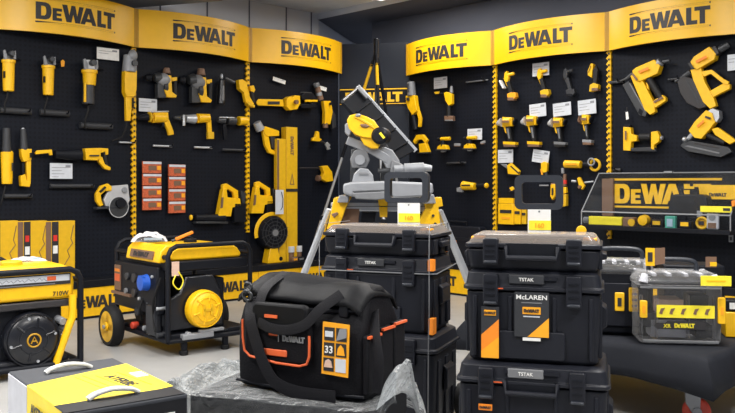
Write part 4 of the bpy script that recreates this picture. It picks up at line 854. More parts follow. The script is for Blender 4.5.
# ------------------------------------------------------------------ open-mouth tool bag
ZB = .474; rG = R(-29); cG = Vector((-.150, 2.55, ZB))
t = bag = thing('tool_bag', 'big black fabric tool bag with orange piping and picture label', 'tool bag', cG, rG)
Wb = .45
prof = [(-.128, .0), (-.136, .03), (-.137, .12), (-.135, .20), (-.122, .245), (-.085, .305), (-.045, .335), (0, .342), (.045, .335), (.085, .305), (.122, .245), (.135, .20), (.137, .12), (.136, .03), (.128, .0), (0, -.002)]
def ring_at(x):
    u = abs(x)/(Wb/2); s = (1-u**5*.16); out = []
    for y, z in prof:
        q = noise.noise(Vector((x*7, y*9, z*7)))*.008
        tz = z*(1-.05*u**3)-(.010*math.sin((x+.1)*6) if z > .22 else 0)
        out.append((x*(1-.10*max(0, (z-.2)/.14)**1.5), (y+q*(1 if y > 0 else -1))*s*(.97 if z > .2 and u > .9 else 1), tz+q*(z > .2)))
    return out
mb = MB(); xs = [Wb*(i/22-.5) for i in range(23)]; n = len(prof); vs = [p for x in xs for p in ring_at(x)]
mb.add(vs, [(i*n+j, (i+1)*n+j, (i+1)*n+(j+1) % n, i*n+(j+1) % n) for i in range(22) for j in range(n)]+[list(range(n)), list(range(22*n, 23*n))[::-1]])
body = mb.build('body', 'nylon', t, bevel=.012, seg=3, smooth=60)
# slightly glossy mouth flap lying over the top, with a rolled front edge
mb = MB()
def fl(u, v):
    x = (u-.5)*Wb*.97; a = -1.30+v*2.6; k = noise.noise(Vector((x*10, v*4, 1)))*.007; sag = .028*math.sin(u*math.pi*1.3)*(1-v)
    return Vector((x, .112*math.copysign(abs(math.sin(a))**.8, math.sin(a))+(-.012 if v < .15 else 0)-(.008*(1-v)), .256+.080*math.cos(a)**.8-sag*.3+k-.022*(u-.3)-.03*max(0, abs(u-.5)*2-.8)/.2))
mb.grid(fl, 26, 14); mb.build('mouth_flap', 'vinyl', t, solid=.006, smooth=70)
mb = MB(); mb.tube([(x, -.112-.004*math.sin(x*20), .262-.012*math.sin((x+.2)*7)) for x in [Wb*.45*(i/10-1)+.0 for i in range(0, 21)]], .007); mb.build('flap_seam', 'black', t)
pk = MB().prism(rr(-.195, .085, .045, .235, .028), -.152, -.125).build('front_pocket', 'nylon', t, bevel=.008); pk.location = (.020, 0, .006)
mb = MB(); pts = [(-.197, -.156, .205), (-.196, -.156, .15), (-.19, -.156, .112), (-.17, -.156, .096), (-.07, -.156, .085), (.01, -.156, .084), (.035, -.156, .092), (.044, -.156, .115), (.045, -.156, .16), (.044, -.156, .175)]
mb.tube(pts, .0038); mb.build('orange_piping', 'piping', pk)
MB().prism(rr(-.16, .19, .04, .262, .02), -.163, -.135).build('pocket_flap', 'vinyl', pk, bevel=.008)
MB().box((-.085, -.155, .115), (.10, .006, .020)).build('orange_pull', 'piping', pk, bevel=.003)
MB().box((-.085, -.166, .224), (.045, .004, .009)).build('orange_pull', 'piping', pk)
write('DEWALT', .0175, 'cast', pk, (-.012, -.1535, .160), sx=.95); MB().box((-.085, -.154, .168), (.03, .003, .006)).build('orange_mark', 'piping', pk); MB().box((-.066, -.154, .160), (.002, .002, .024)).build('thin_rule', 'cast', pk)
# orange picture label
lb = thing('hang_tag', 'orange picture label numbered 33 on the tool bag front', 'tag', cG, rG)
o = MB().box((.150, -.150, .150), (.088, .003, .150), Matrix.Rotation(R(2), 3, 'Y')).build('card', 'tag_orange', lb)
for i, (x, z) in enumerate(((.131, .193), (.171, .193), (.130, .149), (.170, .149), (.128, .105), (.168, .105))):
    MB().box((x, -.1525, z), (.034, .002, .038)).build('picture', 'ink' if i != 5 else 'card', o)
    if i == 0: MB().box((x, -.1545, z), (.026, .002, .016)).build('picture_shape', 'card', o)
    if i == 1: MB().prism([(x-.016, z-.018), (x-.004, z+.018), (x+.018, z+.02), (x+.018, z-.006)], -.1555, -.1535).build('picture_shape', 'cast', o)
    if i == 2: write('33', .021, 'white', o, (x, -.1537, z), name='lettering')
    if i == 3: MB().prism([(x-.013, z-.014), (x+.013, z-.014), (x+.009, z+.006), (x, z+.016), (x-.009, z+.006)], -.1555, -.1535).build('picture_shape', 'tag_orange', o)
    if i == 4: MB().prism([(x-.014, z-.008), (x+.014, z-.008), (x+.010, z+.010), (x, z+.016), (x-.010, z+.010)], -.1555, -.1535).build('picture_shape', 'skin', o)
# straps
def strap(pts, w, name='strap', m='webbing', th=.004, par=bag):
    mb = MB(); mb.tube(pts, 0, 8, flat=(w, th)); return mb.build(name, m, par, smooth=60)
def bz(pts, n=8):
    """smooth curve through the points"""
    P = [Vector(p) for p in pts]; P = [P[0]*2-P[1]]+P+[P[-1]*2-P[-2]]; out = []
    for i in range(1, len(P)-2):
        for k in range(n):
            s = k/n; a, b, c, e = P[i-1:i+3]; out.append(.5*((2*b)+(c-a)*s+(2*a-5*b+4*c-e)*s*s+(3*b-a-3*c+e)*s**3))
    return out+[P[-2]]
strap(bz([(-.125, -.162, .20), (-.12, -.145, .27), (-.115, -.112, .312), (-.11, -.02, .345)]), .034, 'carry_handle')
strap(bz([(.15, -.115, .305), (.10, -.15, .262), (.055, -.163, .215), (.0, -.170, .196), (-.06, -.170, .195), (-.11, -.168, .21)]), .03, 'carry_handle')
strap(bz([(-.165, -.130, .272), (-.142, -.165, .22), (-.115, -.172, .15), (-.085, -.172, .085), (-.045, -.168, .035), (.03, -.162, .014), (.15, -.150, .012)]), .040, 'shoulder_strap')
strap(bz([(.222, -.05, .25), (.252, -.10, .20), (.275, -.12, .12), (.262, -.11, .03)]), .034, 'shoulder_strap')
mb = MB(); mb.ring((-.168, -.144, .282), (0, 1, .3), .016, .004); mb.ring((-.172, -.135, .308), (0, 1, .3), .013, .004); mb.build('snap_hook', 'steel_dark', t)
MB().box((.158, -.118, .262), (.03, .01, .05)).build('buckle', 'black', t, bevel=.004)
for i, (y, tz) in enumerate(((-.085, .19), (.0, .20), (.08, .205))):
    pc = MB().prism([(-.036, .02), (.036, .02), (.036, tz), (-.036, tz)], 0, .02); o = pc.build('end_pocket', 'nylon', t, bevel=.006); o.rotation_euler.z = R(90); o.location = (Wb/2+.016, y, 0)
    MB().box((0, -.002, tz-.004), (.076, .008, .007)).build('orange_trim', 'piping', o)
mb = MB(); mb.tube([(-.228, -.118, .015), (.0, -.142, .012), (.225, -.118, .014)], .005); mb.build('base_seam', 'black', t)

# ------------------------------------------------------------------ film-wrapped carton under the bag
rC = R(-20); cC = Vector((-.205, 2.56, 0)); hx, hy, ht = .285, .19, .464
t = thing('wrapped_carton', 'dark carton wrapped in loose plastic film under the tool bag', 'carton', cC, rC)
MB().box((0, 0, ht/2), (hx*2, hy*2, ht)).build('carton', 'carton_black', t, bevel=.006)
MB().box((.17, -hy-.002, ht-.09), (.16, .003, .12)).build('label', 'card', t); MB().box((.20, -hy-.004, ht-.08), (.09, .002, .04)).build('label_band', 'lemon', t)
def fm(u, v):
    x = (u-.56)*.98; y = (v-.52)*.70
    nz = noise.noise(Vector((x*9, y*9, 0)))*.5+noise.noise(Vector((x*22, y*22, 3)))*.28
    ox = max(0, abs(x)-hx); oy = max(0, -hy-y); ob = max(0, y-hy); z = ht+.004
    X, Yy = x, y
    if ox == 0 and oy == 0 and ob == 0: return Vector((x, y, z+.002+.0035*nz))
    if ox > 0:
        s = ox/.215
        if x < 0: z += .10*math.sin(min(1, s*.9)*math.pi)*(.65+.6*nz) - .22*s*s; X = x-.05*nz*s
        else:
            wy = max(0, min(1, (.12-y)/.2)); z += .19*math.sin(min(1.2, s)*math.pi*.55)*wy+.05*nz*s-.12*s*s-.25*s*(1-wy); X = hx+.03+.42*ox
    if oy > 0: z -= oy*(2.1 if x < hx else .5); Yy = -hy-.010-.05*abs(nz)*min(1, oy*14)-(.02 if ox else 0)*nz
    if ob > 0: z += -ob*.8+.03*nz; Yy = hy+ob*.6
    return Vector((X, Yy+.03*nz*min(1, ox*8), z+.012*nz))
mb = MB(); mb.grid(fm, 90, 62); o = mb.build('plastic_film', 'film', t, smooth=35)

# ------------------------------------------------------------------ carton with the yellow band, front left
zt = .55; P2 = Vector((-.80, 2.58)); e2 = Vector((math.cos(R(-53)), math.sin(R(-53)))); e1 = Vector((-e2.y, e2.x)); l1, l2 = .31, .55
o0 = P2-e1*l1                                 # local: x along e2 (towards the right), y along e1 (away)
t = thing('carton', 'dark carton with wide yellow band and white carry handles', 'carton', (o0.x, o0.y, 0), R(-53))
bx = MB().box((l2/2, l1/2, zt/2), (l2, l1, zt)).build('carton', 'carton_dark', t, bevel=.004)
MB().box((.105, -.001, zt/2), (.20, .003, zt-.01)).build('pale_panel', 'carton_pale', bx)
MB().add([(.21, -.003, zt+.0015), (.52, -.003, zt+.0015), (.455, l1+.001, zt+.0015), (.11, l1+.001, zt+.0015), (.21, -.003, .01), (.52, -.003, .01)], [(0, 1, 2, 3), (0, 4, 5, 1)]).build('yellow_band', 'yellow_paper', bx)
MB().box((l2+.001, l1/2, zt/2), (.003, l1-.01, zt-.02)).build('black_end_panel', 'carton_black', bx)
MB().box((.507, l1*.48, zt+.001), (.082, l1*.99, .002)).build('black_top_strip', 'carton_black', bx)
MB().box((l2+.004, l1*.62, zt-.10), (.003, .16, .12)).build('end_label', 'white', bx)
def ch(c, a):
    mb = MB(); pts = [(-.066, 0, .003), (-.045, .003, .012), (0, .006, .018), (.045, .003, .012), (.066, 0, .003)]; m = Matrix.Translation(Vector(c)) @ Matrix.Rotation(a, 4, 'Z')
    for s in (-1, 0, 1): mb.tube([m @ (v+Vector((0, s*.007, 0))) for v in bz(pts)], .0055); mb.build('carry_handle', 'white', t, smooth=60)
ch((.098, l1*.46, zt), R(90)); ch((.468, l1*.46, zt+.002), R(90))
o = write('AYERBE', .034, 'ink', bx, (.31, .222, zt+.002), face=(0, 0, 1), right=(1, .12, 0), depth=.001, sx=.9)
mb = MB(); rr2 = Matrix.Rotation(.12, 3, 'Z')
for s in (-1, 1): mb.box(Vector((.30, .225, zt+.0022))+rr2 @ Vector((.01, s*.032, 0)), (.20, .002, .001), rr2)
mb.box(Vector((.29, .165, zt+.0022)), (.20, .004, .001), rr2); mb.box(Vector((.28, .14, zt+.0022)), (.17, .003, .001), rr2); mb.build('rules', 'carton_yellow', bx)
MB().box((.275, .285, zt+.003), (.06, .035, .002)).build('white_sticker', 'white', bx)
write('AYERBE', .03, 'ink', bx, (.33, -.006, zt-.05), depth=.001)

# ------------------------------------------------------------------ generators
def frame_tubes(t, W, D, z0, z1, r, mt='black'):
    loop = lambda y: [(0.0, y, z0), (0, y, z1-.06), (.02, y, z1-.02), (.06, y, z1), (W-.06, y, z1), (W-.02, y, z1-.02), (W, y, z1-.06), (W, y, z0)]
    for y in (0, D):
        mb = MB(); mb.tube(loop(y), r, 10); mb.tube([(0, y, z0), (W, y, z0)], r, 10); mb.build('frame_loop', mt, t, smooth=60)
    for x, z in ((.0, z1-.07), (W, z1-.07), (0, z0), (W, z0)):
        MB().tube([(x, 0, z), (x, D, z)], r*.9, 10).build('cross_tube', mt, t, smooth=60)
def starter(t, c, r, shell, ribs, badge, emblem):
    s = MB().lathe([(r, .03), (r, -.005), (r*.97, -.02), (r*.86, -.038), (r*.5, -.047), (.001, -.049)][::-1], c, (0, 1, 0), 32).build('recoil_starter', shell, t, smooth=50)
    mb = MB()
    for q in ribs: mb.ring((c[0], c[1]-.040-(.006 if q < .7 else -.004), c[2]), (0, 1, 0), r*q, .004, ts=6)
    for i in range(6):
        a = i*math.pi/3+.3; mb.tube([(c[0]+r*.45*math.cos(a), c[1]-.048, c[2]+r*.45*math.sin(a)), (c[0]+r*.8*math.cos(a), c[1]-.042, c[2]+r*.8*math.sin(a))], .006)
    mb.build('starter_ribs', shell, s)
    if emblem:
        mb = MB(); mb.ring((c[0], c[1]-.052, c[2]), (0, 1, 0), .036, .005); mb.tube([(c[0]-.017, c[1]-.054, c[2]-.017), (c[0], c[1]-.054, c[2]+.020), (c[0]+.017, c[1]-.054, c[2]-.017)], .0042); mb.tube([(c[0]-.012, c[1]-.054, c[2]-.004), (c[0]+.012, c[1]-.054, c[2]-.004)], .004); mb.build('round_emblem', badge, s)
        for i in range(4): MB().cyl((c[0]+r*.8*math.cos(i*1.57+.2), c[1]-.045, c[2]+r*.8*math.sin(i*1.57+.2)), (c[0]+r*.8*math.cos(i*1.57+.2), c[1]-.03, c[2]+r*.8*math.sin(i*1.57+.2)), .008).build('screw', 'alu', s)
    else:
        mb = MB(); h = r*.34; x0, z0 = c[0], c[2]
        for dx in (-.22, .22): mb.box((x0+dx*r, c[1]-.052, z0), (.016, .008, h*1.7))
        mb.box((x0, c[1]-.052, z0), (.5*r, .008, .016)); mb.build('raised_mark', badge, s)
# second generator: blue socket on its long control side, yellow starter on the short side
rz = R(40); W, D = .60, .78
t = gen = thing('generator', 'generator with blue socket and round yellow starter, on spoked yellow wheels', 'generator', (-1.253, 5.15, 0), rz)
frame_tubes(t, W, D, .10, .70, .016)
tk = MB().prism([(.06, .60), (W-.04, .60), (W-.03, .625), (W-.06, .665), (W-.10, .69), (.10, .69), (.05, .66), (.04, .62)], .06, D-.22).build('fuel_tank', 'yellow', t, bevel=.02, seg=3)
MB().box((W/2, D/2, .568), (W-.01, D-.04, .062)).build('tank_seam', 'black', t, bevel=.008)
MB().cyl((W*.6, D*.5, .68), (W*.6, D*.5, .715), .045, seg=20).build('fuel_cap', 'black', tk, bevel=.005)
fa = MB().prism([(-.035, .592), (.05, .592), (.06, .70), (.02, .705), (-.02, .665)], .06, D-.22).build('top_fairing', 'yellow', t, bevel=.008)
o = MB().box((-.030, D*.40, .636), (.012, .34, .052), Matrix.Rotation(R(14), 3, 'Y')).build('name_plate', 'brown', fa); write('DEWALT', .032, 'ink', o, (-.0372, D*.40, .636), face=(-1, 0, .25), right=(0, -1, 0), sx=1.5)
cp = MB().box((.0, D*.54, .41), (.06, D*.84, .31)).build('control_panel', 'black', t, bevel=.012)
so = MB().lathe([(.02, -.05), (.048, -.048), (.05, -.02), (.055, 0)], (-.03, .24, .455), (1, 0, 0)).build('blue_socket', 'blue', cp); MB().prism([(.20, .455), (.28, .455), (.275, .50), (.205, .50)], 0, .02).build('socket_lid', 'blue', so)
so.children[0].rotation_euler.z = R(90); so.children[0].location = (-.055, 0, .0)
for i, (y, z, r, m) in enumerate(((.42, .47, .03, 'ink'), (.42, .37, .03, 'ink'), (.53, .47, .026, 'darkgrey'), (.55, .37, .02, 'midgrey'), (.34, .34, .012, 'alu'), (.15, .50, .01, 'alu'))):
    MB().cyl((-.045, y, z), (-.028, y, z), r, seg=18).build('socket' if i < 3 else 'switch_knob', m, cp, bevel=.003)
st = MB().box((-.034, D*.885, .45), (.006, .10, .17)).build('warning_sticker', 'brown', cp); MB().box((-.038, D*.885, .50), (.003, .08, .02)).build('sticker_band', 'orange', st); MB().box((-.038, D*.885, .45), (.003, .08, .05)).build('sticker_band', 'piping', st)
MB().box((-.036, D*.80, .345), (.02, .30, .018)).build('panel_lip', 'brown', cp)
mb = MB(); mb.box((.12, .25, .23), (.20, .30, .17)); mb.box((.06, .20, .13), (.10, .20, .05)); mb.box((.30, .22, .30), (.30, .28, .34)); mb.cyl((.05, .5, .25), (.40, .5, .25), .13); mb.build('engine_block', 'black', t, bevel=.012)
for i in range(4): MB().box((.018, .12+.05*i, .24), (.012, .028, .11)).build('cooling_fin', 'darkgrey', t)
MB().cyl((-.02, .16, .20), (.02, .16, .20), .03).build('air_filter', 'midgrey', t, bevel=.004); MB().cyl((-.02, .50, .14), (.03, .50, .14), .024).build('oil_cap', 'wheel_red', t, bevel=.006)
for i, (y, z, r, m) in enumerate(((.10, .30, .012, 'alu'), (.24, .31, .02, 'midgrey'), (.30, .15, .016, 'cast'), (.10, .13, .018, 'darkgrey'), (.22, .13, .012, 'alu'), (.40, .25, .03, 'darkgrey'))): MB().cyl((-.03, y, z), (.03, y, z), r).build('engine_fitting', m, t, bevel=.003)
MB().box((-.01, .18, .22), (.05, .15, .20)).build('carburettor_cover', 'black_gloss', t, bevel=.012)
mb = MB(); mb.tube(bz([(-.02, .06, .5), (-.05, .1, .36), (-.03, .14, .25), (-.04, .1, .16)]), .008); mb.tube(bz([(-.02, .3, .36), (-.05, .3, .28), (-.02, .34, .2)]), .007); mb.build('hoses', 'rubber', t)
MB().box((W/2, D/2, .115), (W-.02, D-.02, .05)).build('skid_plate', 'black', t, bevel=.006)
starter(t, (.245, -.015, .288), .122, 'yellow', (.92, .62), 'carton_yellow', False)
mb = MB(); mb.prism([(.02, .36), (.10, .40), (.14, .50), (.34, .50), (.39, .40), (.41, .16), (.02, .16)], .03, .06); mb.build('engine_shroud', 'black_gloss', t, bevel=.01)
mb = MB(); mb.box((.20, .0, .12), (.22, .06, .035)); mb.box((.30, -.01, .145), (.18, .03, .02)); mb.cyl((.14, -.02, .13), (.14, .02, .13), .02); mb.build('lower_casting', 'cast', t, bevel=.005)
for x in (.10, .40):
    l = MB().box((x+.02, .02, .075), (.035, .03, .11)).build('foot_bracket', 'black', t, bevel=.004); MB().cyl((x+.02, .02, 0), (x+.02, .02, .03), .028).build('rubber_foot', 'rubber', l, bevel=.005)
def wheel(x, y, z, r):
    w = MB().lathe([(r*.72, -.035), (r*.9, -.04), (r, -.025), (r, .025), (r*.9, .04), (r*.72, .035)], (x, y, z), (1, 0, 0), 32).build('tyre', 'rubber', t, smooth=50)
    mb = MB(); mb.lathe([(r*.70, -.036), (r*.76, -.036), (r*.76, .0), (r*.70, .0)], (x, y, z), (1, 0, 0), 32); mb.lathe([(.001, -.05), (r*.22, -.048), (r*.22, .03), (.001, .03)], (x, y, z), (1, 0, 0))
    for i in range(5):
        a = i*2*math.pi/5+.3; m = Matrix.Rotation(a, 3, 'X'); mb.box(Vector((x-.025, y, z))+m @ Vector((0, 0, r*.45)), (.022, r*.34, r*.58), m)
    mb.build('spoked_rim', 'yellow', w, bevel=.003); MB().cyl((x-.06, y, z), (x-.045, y, z), r*.09).build('axle_nut', 'cast', w)
wheel(-.10, .64, .128, .14); wheel(W+.10, .64, .128, .14)
MB().tube([(-.08, .64, .128), (W+.08, .64, .128)], .012).build('axle', 'black', t)
tg = MB().box((.04, -.022, .56), (.05, .004, .09)).build('white_tag', 'skin', t); mb = MB(); mb.tube(bz([(.04, -.024, .52), (.02, -.03, .47), (.06, -.03, .43), (.09, -.028, .48), (.06, -.026, .54)]), .004); mb.build('yellow_cord', 'lemon', tg)
# things lying on it
fr = Matrix.Translation((-1.253, 5.15, 0)) @ Matrix.Rotation(rz, 4, 'Z')
def pouch(name, label, cat, loc, rot, sx, sy, sz, m, m2):
    q = thing(name, label, cat, loc, rot); mb = MB()
    mb.grid(lambda u, v: Vector(((u-.5)*sx, (v-.5)*sy, sz*(math.sin(u*math.pi)*math.sin(v*math.pi))**.5*(.75+.5*noise.noise(Vector((u*5, v*5, 2)))))), 22, 14)
    mb.grid(lambda u, v: Vector(((u-.5)*sx, (v-.5)*sy, .0)), 3, 3); mb.build('sleeve', m, q, smooth=60)
    MB().box((sx*.1, 0, .012), (sx*.5, sy*.5, .012)).build('leaflet', m2, q); return q
pouch('plastic_sleeve', 'crumpled clear plastic sleeve with papers lying on the wheeled generator', 'sleeve', fr @ Vector((.09, .46, .708)), R(15), .24, .16, .07, 'clear', 'pale_blue')
q = thing('orange_wrench', 'small orange tool lying on the wheeled generator beside the plastic sleeve', 'tool', fr @ Vector((.33, .42, .735)), R(20)); MB().box((0, 0, 0), (.13, .03, .022), Matrix.Rotation(R(-22), 3, 'Y')).build('handle', 'orange', q, bevel=.006); MB().cyl((-.06, 0, -.026), (-.085, 0, -.035), .01).build('tip', 'steel_dark', q)
# first generator, cut by the left edge
t = thing('generator', 'generator with black starter and round emblem, cut off by the left photo edge', 'generator', (-2.155, 4.40, 0), rz); W, D = .62, .60
frame_tubes(t, W, D, .06, .60, .018)
tk = MB().prism([(.03, .43), (W-.03, .43), (W-.02, .52), (W-.04, .605), (W-.10, .63), (.10, .63), (.03, .60)], .03, D-.05).build('fuel_tank', 'yellow', t, bevel=.022, seg=3)
lb = MB().box((W*.49, .026, .545), (W*.86, .006, .062)).build('label_band', 'ink', tk); MB().box((W*.49, .022, .552), (W*.84, .004, .036)).build('pale_label', 'card', lb)
mb = MB(); mb.tube([(.07+i*.012, .020, .549+.009*((i*7) % 5-2)/2) for i in range(34)], .0022, 5)
mb.build('label_print', 'print', lb); MB().box((.46, .019, .552), (.05, .003, .024)).build('label_mark', 'piping', lb); MB().box((.30, .02, .521), (.36, .004, .006)).build('label_line', 'midgrey', lb)
write('710W', .026, 'ink', tk, (W*.83, .028, .462)); MB().cyl((W*.45, .16, .60), (W*.45, .16, .655), .06, seg=22).build('fuel_cap', 'carton_yellow', tk, bevel=.008)
for x in (.05, W-.05): MB().cyl((x, .024, .595), (x, .032, .595), .008).build('screw', 'alu', tk)
mb = MB(); mb.tube(bz([(W-.045, .0, .45), (W-.05, -.004, .33), (W-.07, -.006, .27), (W-.13, -.002, .10), (W-.14, 0, .06)], 5), .022); mb.build('yellow_side_bar', 'yellow', t, smooth=60)
mb = MB(); mb.tube(bz([(.01, 0, .20), (-.02, -.01, .12), (.05, -.004, .06)], 5), .022); mb.build('yellow_side_bar', 'yellow', t, smooth=60)
mb = MB(); mb.box((.31, .30, .25), (.46, .46, .33)); mb.box((.31, .06, .08), (.5, .1, .05)); mb.build('engine_block', 'black', t, bevel=.02)
starter(t, (.35, .03, .215), .155, 'black_gloss', (.95, .7, .5), 'post_yellow', True)
for i, (x, z, m) in enumerate(((.52, .30, 'cast'), (.545, .25, 'alu'), (.53, .19, 'cast'), (.505, .24, 'darkgrey'))): MB().cyl((x, .0, z), (x-.01, .07, z+.01), .022-.003*i).build('engine_bolt', m, t, bevel=.003)
MB().box((.33, .05, .405), (.5, .06, .04)).build('shade_band', 'ink', t, bevel=.006)  # dark strip standing in for the shade under the tank
MB().tube([(0, .42, .645), (.3, .42, .645), (.33, .40, .62)], .014).build('top_rail', 'black', t, smooth=60)
fr1 = Matrix.Translation((-2.155, 4.40, 0)) @ Matrix.Rotation(rz, 4, 'Z')
pouch('plastic_sleeve', 'flat pale blue plastic sleeve lying on the left generator tank', 'sleeve', fr1 @ Vector((.42, .34, .631)), R(40), .22, .12, .03, 'clear', 'pale_blue')
q = pouch('paper_bundle', 'white bundle on the left generator at the photo edge', 'bundle', fr1 @ Vector((.17, .20, .632)), R(20), .12, .12, .10, 'white', 'card')
# ------------------------------------------------------------------ tall tripod standing in the corner
AP = Vector((.08, 7.60, 2.36))
t = thing('tripod', 'very tall tripod with yellow upper legs behind the tilted saw', 'tripod', (AP.x, AP.y, 0))
MB().cyl((0, 0, 2.26), (0, 0, 2.44), .022).build('head', 'black', t, bevel=.006); MB().cyl((0, 0, 1.6), (0, 0, 2.3), .014).build('centre_column', 'darkgrey', t)
for (fx, fy), yl in zip(((-.684-AP.x, 8.05-AP.y), (.17-AP.x, 6.9-AP.y), (.40, .75)), (.20, .15, .03)):
    a = Vector((0, 0, 2.32)); b = Vector((fx, fy, .0)); f = lambda q: a+(b-a)*q
    l = MB().tube([f(.0), f(.06)], .015).build('leg', 'black', t)
    MB().tube([f(.05), f(yl)], .015).build('yellow_section', 'yellow', l); MB().tube([f(yl-.01), f(.42)], .016).build('upper_tube', 'black', l); MB().tube([f(.40), f(.68)], .013).build('lower_tube', 'alu', l); MB().tube([f(.66), f(.99)], .02).build('foot_section', 'alu', l, bevel=.004)
    MB().box(f(.67), (.05, .05, .045)).build('clamp', 'black', l, bevel=.006); MB().ball(f(.99)+Vector((0, 0, .02)), .022).build('rubber_foot', 'rubber', l)

# ------------------------------------------------------------------ flip-over saw on its stand
Y0 = 4.9
def A(px, py, dy=0): return at(px, py, Y0+dy)
base = A(372, 207); t = thing('saw_stand', 'saw stand with silver beam and yellow end brackets behind the middle stack', 'saw stand', (base.x, base.y, 0))
rel = lambda px, py, dy=0: A(px, py, dy)-Vector((base.x, base.y, 0))
mb = MB(); a = rel(331, 206.5); b = rel(438, 207.5); mb.tube([a, b], 0, 4, flat=(.05, .055)); mb.build('beam', 'alu', t, bevel=.004)
mb = MB(); mb.box((a+b)/2+Vector((0, -.028, .004)), ((b-a).length, .004, .006)); mb.build('beam_groove', 'midgrey', t)
def brk(pts, dy, th, m='yellow', name='bracket'):
    q = [rel(x, y, dy) for x, y in pts]; mb = MB(); mb.prism([(v.x, v.z) for v in q], q[0].y-th/2, q[0].y+th/2); return mb.build(name, m, t, bevel=.004)
brk([(334, 198), (344, 195), (352, 196), (346, 208), (341, 222), (336, 229), (327, 229), (331, 214)], -.06, .07)
o = brk([(331, 214), (337, 212), (339, 214), (334, 218)], -.11, .01, 'brown', 'slot'); o = brk([(322, 222), (328, 216), (326, 236), (321, 240), (319, 233)], .05, .05, 'yellow', 'lever')
brk([(424, 198), (441, 197), (442.5, 206), (438, 207), (441, 232), (415, 232), (417, 224), (425, 208)], -.05, .07)
for x, y in ((432, 215), (434, 223)): c = rel(x, y); MB().cyl(c+Vector((0, -.095, 0)), c+Vector((0, -.08, 0)), .008).build('screw', 'ink', t)
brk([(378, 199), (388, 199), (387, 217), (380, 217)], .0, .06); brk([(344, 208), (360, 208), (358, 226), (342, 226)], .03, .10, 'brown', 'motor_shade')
brk([(362, 212), (376, 212), (374, 226), (360, 226)], .05, .08, 'black', 'clamp_block')
for sx, sy in ((-1, -1), (-1, 1), (1, -1), (1, 1)):
    p = a if sx < 0 else b; MB().tube([p+Vector((sx*.01, sy*.03, -.02)), Vector(((.82 if sx > 0 else -.60)-base.x, (.40 if sy > 0 else .05)-.0, 0.02))], .019).build('leg', 'alu', t)
t = thing('flip_over_saw', 'big flip-over saw with tilted metal table and yellow motor on the stand', 'saw', (base.x, base.y, base.z+.03))
z0 = Vector((base.x, base.y, base.z+.03)); rel = lambda px, py, dy=0: A(px, py, dy)-z0
def quadslab(a, b, c, d, th, name, m, par=None, bev=.003):
    n = (b-a).cross(d-a).normalized()*th; mb = MB(); mb.add([a, b, c, d, a+n, b+n, c+n, d+n], [(0, 1, 2, 3), (7, 6, 5, 4), (0, 4, 5, 1), (1, 5, 6, 2), (2, 6, 7, 3), (3, 7, 4, 0)]); return mb.build(name, m, par or t, bevel=bev)
a, b, c, d = rel(360, 88, .50), rel(415, 150, .50), rel(396, 161, .06), rel(343, 102, .06)
tb = quadslab(a, b, c, d, .018, 'tilted_table', 'matte_black')
L1 = lambda u, v: (a*(1-u)+b*u)*(1-v)+(d*(1-u)+c*u)*v
n = (b-a).cross(d-a).normalized()
for q in (.2, .42, .64, .86): quadslab(L1(q, .08), L1(q+.02, .08), L1(q+.02, .92), L1(q, .92), -.014, 'rib', 'matte_black', tb, .002)
quadslab(L1(.3, .35), L1(.62, .35), L1(.62, .42), L1(.3, .42), .004, 'slot', 'ink', tb)
e = rel(357.5, 86, .5); g = rel(416, 151, .5)
mb = MB(); mb.tube([e, g], 0, 4, flat=(.03, .028)); mb.build('edge_rail', 'alu', t, bevel=.003)
mb = MB(); mb.tube([L1(-.01, .0), L1(-.01, 1.0)], .012); mb.build('rear_rail', 'steel_dark', t)
q = rel(363, 93, .4); MB().box(q, (.09, .05, .02), Matrix.Rotation(R(48), 3, 'Y')).build('fence_clamp', 'cast', t, bevel=.003)
def blob(name, m, x, y, rx, ry, dep, dy=0, par=None, rot=0):
    mb = MB(); mb.ball((0, 0, 0), (rx*Y0/F, dep, ry*Y0/F), 20, 12); mt = Matrix.Rotation(R(rot), 3, 'Y'); c = rel(x, y, dy); mb.v = [c+mt @ v for v in mb.v]; return mb.build(name, m, par or t, smooth=60)
def pl(name, m, pts, dy, th, par=None, bev=.006):
    q = [rel(x, y, dy) for x, y in pts]; mb = MB(); mb.prism([(v.x, v.z) for v in q], q[0].y-th/2, q[0].y+th/2); return mb.build(name, m, par or t, bevel=bev, seg=3)
pl('motor_guard', 'yellow', [(347, 121), (350, 116), (357, 114.5), (366, 117), (374, 121), (379, 128), (378, 136), (371, 139), (363, 138), (355, 135), (349, 129)], -.05, .12)
o = pl('carry_slot', 'brown', [(360, 124), (366, 124), (370, 126), (367, 128), (361, 127)], -.115, .012); pl('motor_guard', 'yellow', [(360, 138), (366, 137), (377, 136), (381, 143), (378, 149), (371, 149), (364, 145)], -.04, .11)
pl('guard_seam', 'carton_yellow', [(353, 117), (359, 117), (372, 124), (376, 131), (372, 128), (359, 120)], -.112, .012)
pl('hinge_block', 'cast', [(345, 125), (349, 122), (352, 131), (349, 137), (345, 133)], -.05, .10); blob('pivot_cap', 'cast', 358, 116, 3.5, 2.4, .05, -.08)
c = rel(381, 136, -.09); mb = MB(); mb.lathe([(.001, -.05), (.035, -.05), (.05, -.035), (.052, .05)], c, (.25, 1, 0), 24); o = mb.build('motor_end', 'black', t); MB().box(c+Vector((.005, -.056, 0)), (.014, .006, .04), Matrix.Rotation(R(-38), 3, 'Y')).build('yellow_mark', 'lemon', o)
pl('blade_guard', 'midgrey', [(354, 151), (360, 148), (367, 151), (370, 160), (366, 168), (352, 168), (350, 159)], -.02, .06); c = rel(360, 160, -.02); MB().cyl(c+Vector((0, -.05, 0)), c+Vector((0, -.03, 0)), .03).build('arbor_cap', 'cast', t)
mb = MB(); q = [rel(347, 140, -.06), rel(372, 150, -.03), rel(397, 165, 0)]; mb.tube(q, 0, 4, flat=(.05, .03)); mb.build('link_arm', 'cast', t, bevel=.004)
